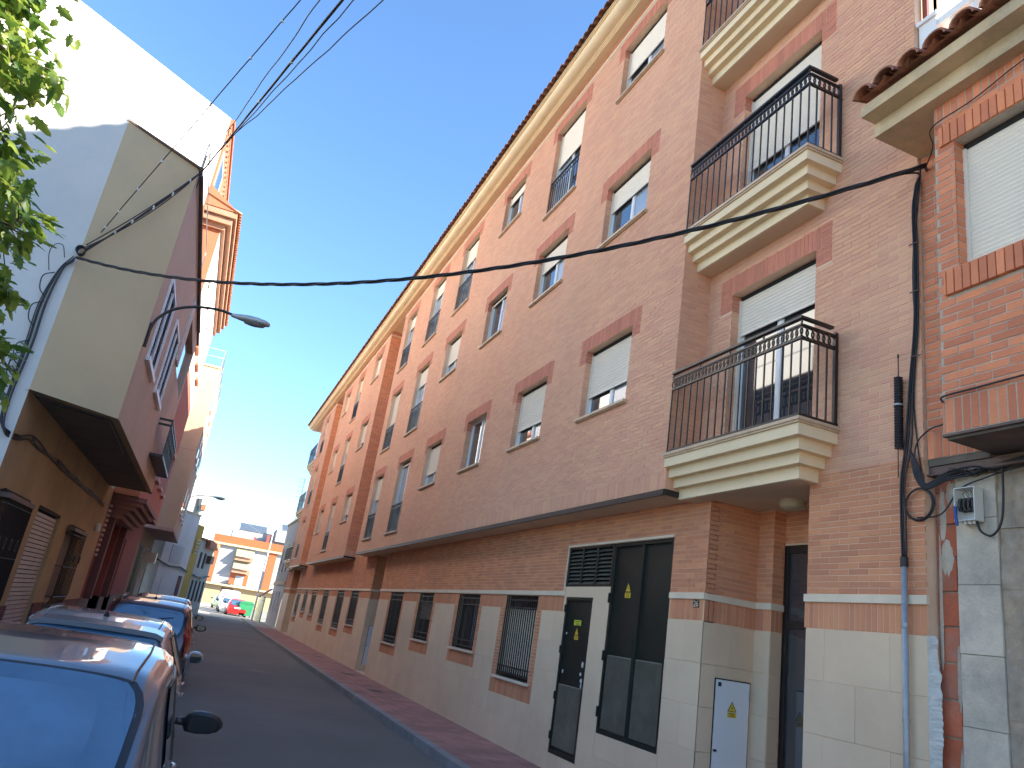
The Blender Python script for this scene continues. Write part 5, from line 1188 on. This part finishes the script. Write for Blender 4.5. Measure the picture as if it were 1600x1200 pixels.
e.tube([fF.p(2.55, 12, -1), fF.p(0.8, 8.8, -1)], 0.012, 4); e.tube([fF.p(2.55, 12, -1), fF.p(6.8, 9.8, -1)], 0.012, 4); e.build('antenna', GALV, fa)
# TV antenna past the main building's end
an = empty('roof_antenna', (5.0, 52, 6.5)); tag(an, 'thin television antenna rising above the grey house at the end of the brick building', 'antenna')
e = MB(); e.tube([(5.0, 52, 6.4), (5.0, 52, 9.6)], 0.02, 6); e.build('mast', GALV, an)
for z in (8.3, 8.7, 9.0, 9.3, 9.5): e = MB(); e.tube([(4.65, 52, z), (5.1, 52, z)], 0.012, 5); e.build('element', GALV, an)
# tall street light pole, sign, bins, fence
po = empty('lamp_post', (4.25, 57.6, 0)); tag(po, 'tall thin pale lamp post in the sun at the far right kerb', 'lamp post')
e = MB(); e.tube([(4.25, 57.6, 0), (4.25, 57.6, 6.6)], 0.06, 8, r2=0.035); e.build('pole', BWHITE, po); e = MB(); e.tube([(4.25, 57.6, 6.55), (3.9, 57.6, 6.7)], 0.025, 6); e.box(WORLD, 3.5, 3.95, 57.5, 57.7, 6.68, 6.76); e.build('lamp_head', LAMPG, po)
fe = empty('panel_fence', (5, 59, 0)); tag(fe, 'pale vertical panel fence along the right edge past the grey house', 'fence')
for i in range(14):
    e = MB(); e.box(WORLD, 4.55+0.02*i, 4.61+0.02*i, 55.0+i*0.62, 55.55+i*0.62, 0.05, 1.75+0.05*(i % 2)); e.build('panel', YFENCE if i % 3 else GREENP, fe)
e = MB(); e.tube([(4.54, 55, 0.4), (4.85, 63.7, 0.4)], 0.03, 5); e.tube([(4.54, 55, 1.5), (4.85, 63.7, 1.5)], 0.03, 5); e.build('rail', GALV, fe)
aw = empty('shop_awning', (4.6, 56, 1.8)); tag(aw, 'small maroon awning sloping from the grey house corner at the far right', 'awning')
e = MB(); e.prism([(4.88, 54.4, 2.35), (4.88, 56.4, 2.35), (4.2, 56.4, 1.75), (4.2, 54.4, 1.75)], (0, 0, -0.05)); e.build('cloth', MAROON, aw)
e = MB(); e.tube([(4.2, 56.4, 1.73), (4.2, 56.4, 0)], 0.02, 6); e.build('post', GALV, aw)
def bin_(x, y, m_, label):
    r_ = empty('waste_container', (x, y, 0)); tag(r_, label, 'waste container')
    e = MB(); e.prism([(x-0.45, y, 0.15), (x+0.45, y, 0.15), (x+0.55, y, 1.05), (x-0.55, y, 1.05)], (0, 0.9, 0)); e.build('body', m_, r_)
    e = MB(); e.prism([(x-0.58, y-0.03, 1.05), (x+0.58, y-0.03, 1.05), (x+0.4, y-0.03, 1.22), (x-0.4, y-0.03, 1.22)], (0, 0.96, 0)); e.build('lid', GREENP, r_)
    for dx in (-0.4, 0.4): e = MB(); e.tube([(x+dx-0.03, y+0.1, 0.09), (x+dx+0.03, y+0.1, 0.09)], 0.09, 10); e.build('wheel', RUBBER, r_)
bin_(4.25, 66, GREENP, 'green waste container with lid standing behind the red car'); bin_(4.5, 70, GALV, 'grey bodied waste container with green lid beside the fence')

gw_ = empty('garden_wall', (-3.0, 3, 0)); tag(gw_, 'low rendered garden wall under the street tree at the left edge', 'wall')
e = MB(); e.box(WORLD, -3.25, -3.05, -6, 11.9, 0, 1.9); e.build('wall', WHITER, gw_); e = MB(); e.box(WORLD, -3.29, -3.01, -6, 11.9, 1.9, 1.96); e.build('coping', CONC, gw_)
# ------------------------------------------------------------------ tree at the upper left
def leaf_mesh(nm, s=1.0, droop=0.2):
    pts = [(0, 0), (.18, -.08), (.42, -.02), (.30, .16), (.62, .22), (.50, .38), (.78, .62), (.50, .60), (.40, .74), (.30, 1.02)]
    pts = [(x*0.62, y) for x, y in pts]
    right = pts; left = [(-x, y) for x, y in pts[1:]][::-1]
    out = right+[(0, 1.2)]+left
    vs = [(x*s, y*s, -droop*s*(abs(x)*0.8)**1.3-droop*s*0.35*y*y) for x, y in out]+[(0, .45*s, 0.03*s)]
    n = len(out); mb = MB(); mb.add(vs, [(i, (i+1) % n, n) for i in range(n)]); return mb
lv = [leaf_mesh('leaf', 0.085, 0.25), leaf_mesh('leaf', 0.10, 0.5), leaf_mesh('leaf', 0.07, 0.1)]
lvm = [q.mesh('leaf', LEAF, False) for q in lv]
tree = empty('mulberry_tree', (-3.0, 3.0, 0)); tag(tree, 'leafy green street tree with lobed leaves reaching into the frame at upper left', 'tree')
BR = [[(-1.99, 3.8, 4.26), (-1.75, 3.99, 4.45), (-1.62, 4.12, 4.62), (-1.51, 4.28, 4.71)],
 [(-1.92, 3.96, 3.85), (-1.68, 4.05, 4.2), (-1.54, 4.13, 4.45), (-1.45, 4.23, 4.64)],
 [(-1.81, 3.87, 3.66), (-1.55, 3.96, 4.03), (-1.44, 4.1, 4.17), (-1.37, 4.29, 4.2), (-1.33, 4.44, 4.27)],
 [(-1.83, 4.18, 3.48), (-1.59, 4.29, 3.85), (-1.47, 4.47, 3.91), (-1.38, 4.69, 3.88)],
 [(-1.67, 4.04, 3.14), (-1.41, 4.18, 3.46), (-1.29, 4.36, 3.52), (-1.23, 4.5, 3.63)],
 [(-1.78, 4.43, 3.19), (-1.49, 4.62, 3.43), (-1.35, 4.8, 3.5), (-1.29, 4.93, 3.64)],
 [(-1.66, 4.33, 2.93), (-1.41, 4.52, 3.13), (-1.3, 4.72, 3.13), (-1.24, 4.9, 3.12)],
 [(-1.57, 4.33, 2.65), (-1.28, 4.55, 2.81), (-1.18, 4.73, 2.8), (-1.08, 4.93, 2.7)],
 [(-1.47, 4.61, 2.48), (-1.27, 4.8, 2.62), (-1.2, 4.98, 2.61), (-1.19, 5.14, 2.59)]]
hub = np.array((-2.75, 3.3, 2.3))
e = MB(); e.tube(catmull([(-3.0, 3.0, 0), (-2.98, 3.05, 0.9), (-2.9, 3.15, 1.7), tuple(hub)], 6), 0.13, 10, r2=0.10); e.build('trunk', BARK, tree, smooth=True)
e = MB(); LPOS = []
rt = random.Random(11)
for bi, b in enumerate(BR):
    b = [(q[0]-0.19, q[1], q[2]) for q in b]
    st = np.array(b[0]); mid = hub*0.45+st*0.55+np.array((rt.uniform(-.1, .1), rt.uniform(-.1, .1), rt.uniform(0, .2)))
    path = catmull([tuple(hub), tuple(mid)]+b, 6); e.tube(path, 0.045, 6, r2=0.006)
    main_ = catmull(b, 8)
    for k, p in enumerate(main_):
        tip = k/len(main_)
        dens = 14 if bi < 7 else 8
        dens = max(2, int(dens*(1.15-0.75*tip)))
        for q in range(dens):
            sp_ = 0.165*(1-0.80*tip)+0.03
            if bi >= 6: sp_ *= 0.6
            d = np.array((rt.gauss(0, sp_), rt.gauss(0, sp_), rt.gauss(-0.02, sp_*0.8)))
            LPOS.append((p+d, tip))
            if q == 0: e.tube([tuple(p), tuple(p+d*0.5+np.array((0, 0, .02))), tuple(p+d)], 0.004, 4)
for k in range(5):                                         # limbs of the crown outside the picture
    a = 2.2+k*0.75; tp = hub+np.array((math.cos(a)*1.2, math.sin(a)*0.9-0.4, 1.6+0.2*k)); tp[0] = min(tp[0], -2.6); pth = catmull([tuple(hub), tuple((hub+tp)/2+np.array((0, 0, .2))), tuple(tp)], 6); e.tube(pth, 0.045, 6, r2=0.01)
    for p in pth[5:]:
        for q in range(22): LPOS.append((p+np.array((rt.gauss(-.1, .28), rt.gauss(-.05, .28), rt.gauss(0, .25))), 0.5))
e.build('branches', BARK, tree, smooth=True)
def inview(p):
    d = p-np.array((0, 0, EYE)); z = d@CF
    if z < .3: return -1
    x, y = FPX*(d@CR)/z, FPX*(d@CU)/z
    return FPX/z if (abs(x) < 830 and abs(y) < 630) else -1
LPOS = [(p, t) for p, t in LPOS]
rot = []
from mathutils import Euler
st_ = MB(); sizes = sorted([(-inview(p), i) for i, (p, t) in enumerate(LPOS)]); chosen = set(i for s_, i in sizes[:298] if s_ < 0)
for i, (p, t) in enumerate(LPOS):
    eu = Euler((rt.uniform(-1.3, 0.25), rt.uniform(-.5, .5), rt.uniform(-2.6, 0.6)), 'XYZ'); sc = rt.uniform(.6, 1.05); j = rt.randrange(3)
    if i in chosen:
        o = bpy.data.objects.new('leaf', lvm[j]); C.objects.link(o); o.location = p; o.rotation_euler = eu; o.scale = (sc,)*3; attach(o, tree)
    else:
        Mx = eu.to_matrix(); st_.add([tuple(np.array(Mx@Vector(v))*sc+p) for v in lv[j].V], lv[j].F)
if st_.V: o = st_.build('leaf', LEAF, tree); o['kind'] = 'stuff'
# canopy sheet tip and red cloth at the far left edge
cn = empty('corrugated_canopy', (-3.3, 10.5, 2.6)); tag(cn, 'end of a grey corrugated canopy sticking in at the left edge', 'canopy')
e = MB(); xs = np.linspace(-4.2, -3.0, 40); 
vs = [(x, y, 2.78+0.035*math.sin((x+4.2)*48)-0.12*(x+3.6)) for y in (11.1, 11.9) for x in xs]; e.add(vs, [(i, i+1, 40+i+1, 40+i) for i in range(39)]); e.build('sheet', GALV, cn)
e = MB(); e.tube([(-3.05, 11.9, 2.70), (-4.2, 12.0, 2.8)], 0.02, 6); e.build('bracket', GALV, cn)

# ------------------------------------------------------------------ parked cars
TYRE = mat('tyre', (0.02, 0.02, 0.02), 0.9, 0.1, 10); CGLASS2 = mat('reflection_car_glass', (0.085, 0.16, 0.245), 0.03, 0.35, 1.6, metal=0.21, spec=1.0, coat=1.0)
CGLASS = mat('car_glass', (0.07, 0.14, 0.22), 0.03, 0.3, 1.3, metal=0.20, spec=1.0, coat=1.0); TAIL = mat('red_tail_lamp', (0.35, 0.01, 0.01), 0.2, 0.1, 5, coat=1.0)
BLKP = mat('black_trim', (0.02, 0.02, 0.022), 0.35, 0.1, 10, spec=0.6)
def smooth1(a, n=3):
    a = np.array(a, float)
    for _ in range(n): a[1:-1] = 0.25*a[:-2]+0.5*a[1:-1]+0.25*a[2:]
    return a
def make_car(name, loc, label, cat, pnt, L=4.0, W=1.72, H=1.48, glass_y=(0.10, 0.52), glass_z=(0.98, 1.38), belt=0.95, wsy=(2.35, 3.1), roofw=0.60, mirror=(2.95, 1.0, 0.20), scale=0.92, rz=0.0, antenna=None, spoiler=0.0, ditch=True, group=None, black_mirror=True, lamps='side', kz=None, lod=1):
    r_ = empty(name, loc, rz); r_.scale = (scale,)*3; tag(r_, label, cat, group)
    ny = 70 if lod else 26; Y = np.linspace(0, L, ny)
    gy0, gy1 = glass_y; gz0, gz1 = glass_z
    zt = smooth1(np.interp(Y, [0, .05, gy0, gy1, gy1+.45, (gy1+wsy[0])/2+.1, wsy[0], wsy[1], L-.35, L-.08, L], [.62, .9, gz0, gz1, H-.015, H, H-.06, gz0+.02, .86, .72, .5]), 2)
    zb = smooth1(np.interp(Y, [0, .3, L*.5, wsy[1], L], [belt+.03, belt+.03, belt-.02, belt-.04, .8]), 2)
    wb = smooth1(np.interp(Y, [0, .08, .35, 1.0, L*.6, L-.6, L-.15, L], [.70*W/1.72, .77*W/1.72, W/2-.02, W/2, W/2, W/2-.03, .72*W/1.72, .58*W/1.72]), 2)
    wr = smooth1(np.interp(Y, [0, gy0, gy1, gy1+.5, wsy[0], wsy[1], L], [.68, .66, roofw-.02, roofw+.01, roofw-.01, roofw+.08, .5])*W/1.72, 2)
    def refine(P_, n=4):
        Q = [np.array(p) for p in P_]; Q = [2*Q[0]-Q[1]]+Q+[np.array((-Q[-2][0], Q[-2][1]))]; out = []
        for a in range(1, len(Q)-2):
            for j in range(n):
                t = j/n
                if a-1 == 4 or a-1 == 0: out.append(Q[a]*(1-t)+Q[a+1]*t); continue
                out.append(0.5*((2*Q[a])+(-Q[a-1]+Q[a+1])*t+(2*Q[a-1]-5*Q[a]+4*Q[a+1]-Q[a+2])*t*t+(-Q[a-1]+3*Q[a]-3*Q[a+1]+Q[a+2])*t**3))
        out.append(Q[-2]); return [tuple(q) for q in out]
    def prof(i):
        b = min(zb[i], zt[i]-.05); h = zt[i]-b
        P_ = [(wb[i]*.90, .17), (wb[i]*.965, .32), (wb[i], .55), (wb[i]*.995, b-.14), (wb[i]*.965, b)]
        x1 = wr[i] if h > .12 else wb[i]*.9
        P_ += [(x1+.035, b+h*.78), (x1-.01, b+h*.90), (x1*.86, b+h*.965), (x1*.5, b+h*.993), (0, zt[i])]
        return refine(P_)
    PR = [prof(i) for i in range(ny)]; K = len(PR[0])
    mb = MB(); vs = []
    for i in range(ny):
        row = [(x, Y[i], z) for x, z in PR[i]]; vs += [(-x, y, z) for x, y, z in row]+[(x, y, z) for x, y, z in row[::-1][1:]]
    R_ = 2*K-1
    mb.add(vs, [(i*R_+j, (i+1)*R_+j, (i+1)*R_+j+1, i*R_+j+1) for i in range(ny-1) for j in range(R_-1)]+[tuple(range(R_)), tuple(range((ny-1)*R_, ny*R_))[::-1]])
    def P(child, par=None): child.parent = par or r_; child.matrix_parent_inverse.identity(); return child
    body = P(mb.build('body', pnt, None, smooth=True))
    def top(y, x):
        i = int(np.clip(np.searchsorted(Y, y)-1, 0, ny-2)); t = (y-Y[i])/(Y[i+1]-Y[i]); z = 0
        for q, w_ in ((i, 1-t), (i+1, t)):
            pr_ = PR[q][16:][::-1]; z += w_*np.interp(abs(x), [a for a, _ in pr_], [b for _, b in pr_])
        return z
    def xmax(y):
        i = int(np.clip(np.searchsorted(Y, y)-1, 0, ny-2)); t = (y-Y[i])/(Y[i+1]-Y[i]); return (1-t)*wr[i]+t*wr[i+1]
    def patch(y0, y1, fx, off, nm, m_, par=None, n=20, m2=12, ex=5.0):
        """rounded rectangular patch hugging the top surface"""
        b = MB(); vs = []
        for a in range(m2+1):
            v = -1+2*a/m2; hx = (1-abs(v)**ex*0.10)
            for c in range(n+1):
                u = -1+2*c/n; vv = v*(1-0.06*abs(u)**ex); y = (y0+y1)/2+(y1-y0)/2*vv; x = u*hx*xmax(y)*fx; vs.append((x, y, top(y, x)+off))
        b.add(vs, [(a*(n+1)+c, (a+1)*(n+1)+c, (a+1)*(n+1)+c+1, a*(n+1)+c+1) for a in range(m2) for c in range(n)]); return P(b.build(nm, m_, None, smooth=True), par)
    rw = patch(gy0+.01, gy1+.0, .98, .004, 'rear_window', BLKP); patch(gy0+.03, gy1-.025, .93, .009, 'pane', CGLASS, rw)
    if lod: patch(gy0+.08, gy1-.10, .74, .011, 'reflection_pane', CGLASS2, rw, ex=3.0)  # paler inner patch: a lighter reflection painted on as glass tint
    if lod:
        b = MB(); b.tube([(-.02, gy0+.08, top(gy0+.08, 0)+.02), (.25, gy0+.12, top(gy0+.12, .25)+.025), (.42, gy0+.14, top(gy0+.14, .42)+.022)], .008, 5); P(b.build('wiper', BLKP, None), rw)
    ws = patch(wsy[0]+.03, wsy[1]-.02, .96, .006, 'windshield', CGLASS)
    for sgn in (-1, 1):
        b = MB(); vs = []; n = 34
        for a in range(n+1):
            y = gy1+.12+(wsy[1]-.32-gy1-.12)*a/n; i = int(np.clip(np.searchsorted(Y, y), 0, ny-1)); pr_ = PR[i]; t_ = a/n
            x4, z4 = pr_[16]; x5, z5 = pr_[20]; lo = .06; hi = .97*min(1.0, 0.30+t_*9, 0.12+(1-t_)*5)
            for h_ in (lo, (lo+hi)/2, hi): vs.append((sgn*(x4+(x5-x4)*h_+.008), y, z4+(z5-z4)*h_+.002))
        b.add(vs, [(a*3+c, (a+1)*3+c, (a+1)*3+c+1, a*3+c+1) for a in range(n) for c in range(2)]); SW = P(b.build('side_window', CGLASS, None, smooth=True))
        if lod:
            for fr_ in (0.42, 0.78):
                y = gy1+.12+(wsy[1]-.32-gy1-.12)*fr_; i = int(np.clip(np.searchsorted(Y, y), 0, ny-1)); (x4, z4), (x5, z5) = PR[i][16], PR[i][20]
                b = MB(); b.tube([(sgn*(x4+.006), y, z4), (sgn*(x5+.004), y, z5)], .014, 6); P(b.build('pillar', BLKP, None), SW)
            # rubber rail round the glass
            b = MB(); b.tube([(sgn*(PR[i][20][0]+.006), Y[i], PR[i][20][1]+.006) for i in range(ny) if gy1+.25 < Y[i] < wsy[1]-.35], .007, 5); P(b.build('window_trim', BLKP, None), SW)
            b = MB(); i0 = [i for i in range(ny) if .5 < Y[i] < L-.9]
            b.tube([(sgn*(PR[i][16][0]+.004), Y[i], PR[i][16][1]-.015) for i in i0], .008, 5); P(b.build('belt_trim', BLKP, None), SW)
        if ditch:
            b = MB(); b.tube([(sgn*PR[i][28][0], Y[i], PR[i][28][1]+.003) for i in range(ny) if gy1-.06 < Y[i] < wsy[0]+.08], .006, 5); P(b.build('roof_rail', BLKP, None))
        # mirror
        my, mz, mw = mirror; x0 = sgn*W/2*.97
        secs = [(0.0, .025, .022, .02), (.045, .03, .03, .03), (.06, .07, .05, .075), (.12, .08, .06, .085), (.19, .075, .055, .075), (.235, .055, .045, .045), (.26, .018, .02, .015)]; k = 12
        b = MB(); vs = [(x0+sgn*s_*mw/.2, my+.02+hy*np.sign(math.cos(t))*abs(math.cos(t))**.6, mz+hz*np.sign(math.sin(t))*abs(math.sin(t))**.6*(1 if math.sin(t) > 0 else .85)) for (s_, hz, hy, _) in secs for t in np.linspace(0, 2*math.pi, k, endpoint=False)]
        b.add(vs, [(i*k+j, i*k+(j+1) % k, (i+1)*k+(j+1) % k, (i+1)*k+j) for i in range(len(secs)-1) for j in range(k)]+[tuple(range(k)), tuple(range((len(secs)-1)*k, len(secs)*k))]); MR = P(b.build('mirror', BLKP if black_mirror else pnt, None, smooth=True))
        b = MB(); k = 16; b.add([(x0+sgn*(.15+.078*np.sign(math.cos(t))*abs(math.cos(t))**.6)*mw/.2, my-.043, mz+.002+.055*np.sign(math.sin(t))*abs(math.sin(t))**.6*(1-.25*math.cos(t))) for t in np.linspace(0, 2*math.pi, k, endpoint=False)], [tuple(range(k))]); P(b.build('mirror_glass', mat('mirror_silver', (0.09, 0.095, 0.10), 0.02, 0.0, 1, metal=1.0), None), MR)
        # tail lamp hugging the rear corner
        b = MB(); 
        zs = [0.62, .72, .82, .92] if lamps == 'side' else [0.62, .8, .98, 1.18, 1.34]
        vs = []
        for z in zs:
            for yy in (0.02, .10, .22, .30):
                i = int(np.clip(np.searchsorted(Y, yy), 0, ny-1)); pr_ = PR[i][:25]; zz = [b_ for _, b_ in pr_]; xx = [a_ for a_, _ in pr_]; x = np.interp(z, zz, xx); vs.append((sgn*(x+.010), yy, z))
        b.add(vs, [(a*4+c, (a+1)*4+c, (a+1)*4+c+1, a*4+c+1) for a in range(len(zs)-1) for c in range(3)]); P(b.build('tail_lamp', TAIL, None, smooth=True))
        for wy in (.72, L-.78):
            b = MB(); xw = sgn*(W/2-.08); 
            b.tube([(xw-.09*sgn, wy, .31), (xw+.06*sgn, wy, .31)], .31, 22); WH = P(b.build('wheel', TYRE, None))
            b = MB(); b.tube([(xw+.055*sgn, wy, .31), (xw+.075*sgn, wy, .31)], .20, 16); P(b.build('rim', GALV, None), WH)
            b = MB(); b.ring(Fr((xw+.082*sgn, 0, 0), (0, 1, 0), (0, 0, 1), (sgn, 0, 0)), wy, .33, .36, .36, .03, -.01, .0, 20); P(b.build('wheel_arch', BLKP, None), WH)
        if lod:
            for hy in (1.15, 2.05):
                b = MB(); b.tube([(sgn*(W/2+.012), hy, .80), (sgn*(W/2+.028), hy+.09, .81), (sgn*(W/2+.012), hy+.18, .80)], .012, 6); P(b.build('door_handle', pnt, None))
    if spoiler:
        b = MB(); n = 16; vs = []
        for c in range(n+1):
            u = -1+2*c/n; x = u*roofw*.96*W/1.72; z = top(gy1+.02, x)+.012; yy = gy1-.10*(1-.25*u*u)
            vs += [(x, gy1+.22, top(gy1+.22, x)+.004), (x, yy, z+.012), (x, yy+.02, z-.035), (x, gy1+.1, top(gy1+.1, x)-.01)]
        b.add(vs, [(c*4+q, (c+1)*4+q, (c+1)*4+(q+1) % 4, c*4+(q+1) % 4) for c in range(n) for q in range(4)]); P(b.build('spoiler', pnt, None, smooth=False))
    if antenna:
        ay, ah, ax = antenna; b = MB(); b.tube([(ax, ay, top(ay, ax)), (ax, ay-.02, top(ay, ax)+.035)], .03, 8, r2=.015); b.tube([(ax, ay-.02, top(ay, ax)+.03), (ax, ay-.02-ah*.45, top(ay, ax)+.03+ah)], .004, 5, r2=.002); P(b.build('antenna', RUBBER, None))
    b = MB(); b.box(WORLD, -.76*W/1.72, .76*W/1.72, -.05, .12, .34, .58); P(b.build('bumper', BLKP if lod else pnt, None))
    b = MB(); b.box(WORLD, -.26, .26, -.062, -.05, .62, .73); P(b.build('number_plate', PLAST, None))
    return r_
SILVER = paint('silver_paint', (0.13, 0.15, 0.185), 0.35, 0.28); SILVER2 = paint('pale_silver_paint', (0.42, 0.42, 0.43), 0.45, 0.3)
WINE = paint('wine_paint', (0.10, 0.035, 0.035), 0.4, 0.3); DKBLUE = paint('dark_wine_paint', (0.06, 0.02, 0.03), 0.5, 0.25)
make_car('parked_car', (-0.67, 3.05, 0), 'nearest silver hatchback with large tinted rear window and black door mirror at bottom left', 'car', SILVER, L=3.95, W=1.74, H=1.53, roofw=.70, glass_y=(.03, .60), glass_z=(1.0, 1.46), mirror=(2.72, .97, .24), group='cars parked along the left kerb')
make_car('parked_car', (-0.66, 7.05, 0), 'second pale silver car with roof spoiler and stubby roof antenna', 'car', SILVER2, L=4.4, H=1.47, glass_y=(.25, .75), glass_z=(1.0, 1.37), wsy=(2.75, 3.6), mirror=(3.3, 1.0, .18), antenna=(1.15, .05, 0), spoiler=1, black_mirror=False, ditch=True, group='cars parked along the left kerb')
make_car('parked_car', (-0.56, 14.4, 0), 'third car, wine red and taller, with upright rear window and roof aerial', 'car', WINE, L=4.0, W=1.72, H=1.53, glass_y=(.04, .30), glass_z=(1.0, 1.44), wsy=(2.35, 3.1), roofw=.64, mirror=(2.85, 1.02, .20), antenna=(1.0, .38, .0), lamps='tall', group='cars parked along the left kerb')
make_car('parked_car', (-0.55, 19.2, 0), 'fourth car, dark and mostly hidden, at the head of the parked row', 'car', DKBLUE, L=4.0, W=1.72, H=1.55, glass_y=(.05, .35), glass_z=(1.0, 1.44), mirror=(2.8, 1.05, .18), group='cars parked along the left kerb')
REDP = paint('red_paint', (0.55, 0.02, 0.02), 0.1, 0.3); WHP = paint('white_paint', (0.75, 0.75, 0.73), 0.0, 0.3)
make_car('parked_car', (3.6, 66.0, 0), 'small bright red car parked in the sun beside the waste container', 'car', REDP, L=3.7, H=1.42, lod=0, group='vehicles parked in the sun at the far end')
make_car('parked_van', (3.3, 76.0, 0), 'white van with two rear windows parked in the sun beyond the red car', 'van', WHP, L=4.8, W=1.85, H=2.1, glass_y=(.05, .2), glass_z=(1.2, 1.95), belt=1.15, roofw=.80, wsy=(3.2, 4.0), lod=0, group='vehicles parked in the sun at the far end')
make_car('parked_car', (3.15, 71.0, 0), 'white hatchback in the sun between the red car and the van', 'car', WHP, L=3.9, H=1.45, lod=0, group='vehicles parked in the sun at the far end')
make_car('parked_car', (2.9, 83.0, 0), 'pale green car farthest along the sunny row', 'car', paint('green_paint', (0.20, 0.28, 0.20), 0.2, 0.3), L=3.9, H=1.45, lod=0, group='vehicles parked in the sun at the far end')
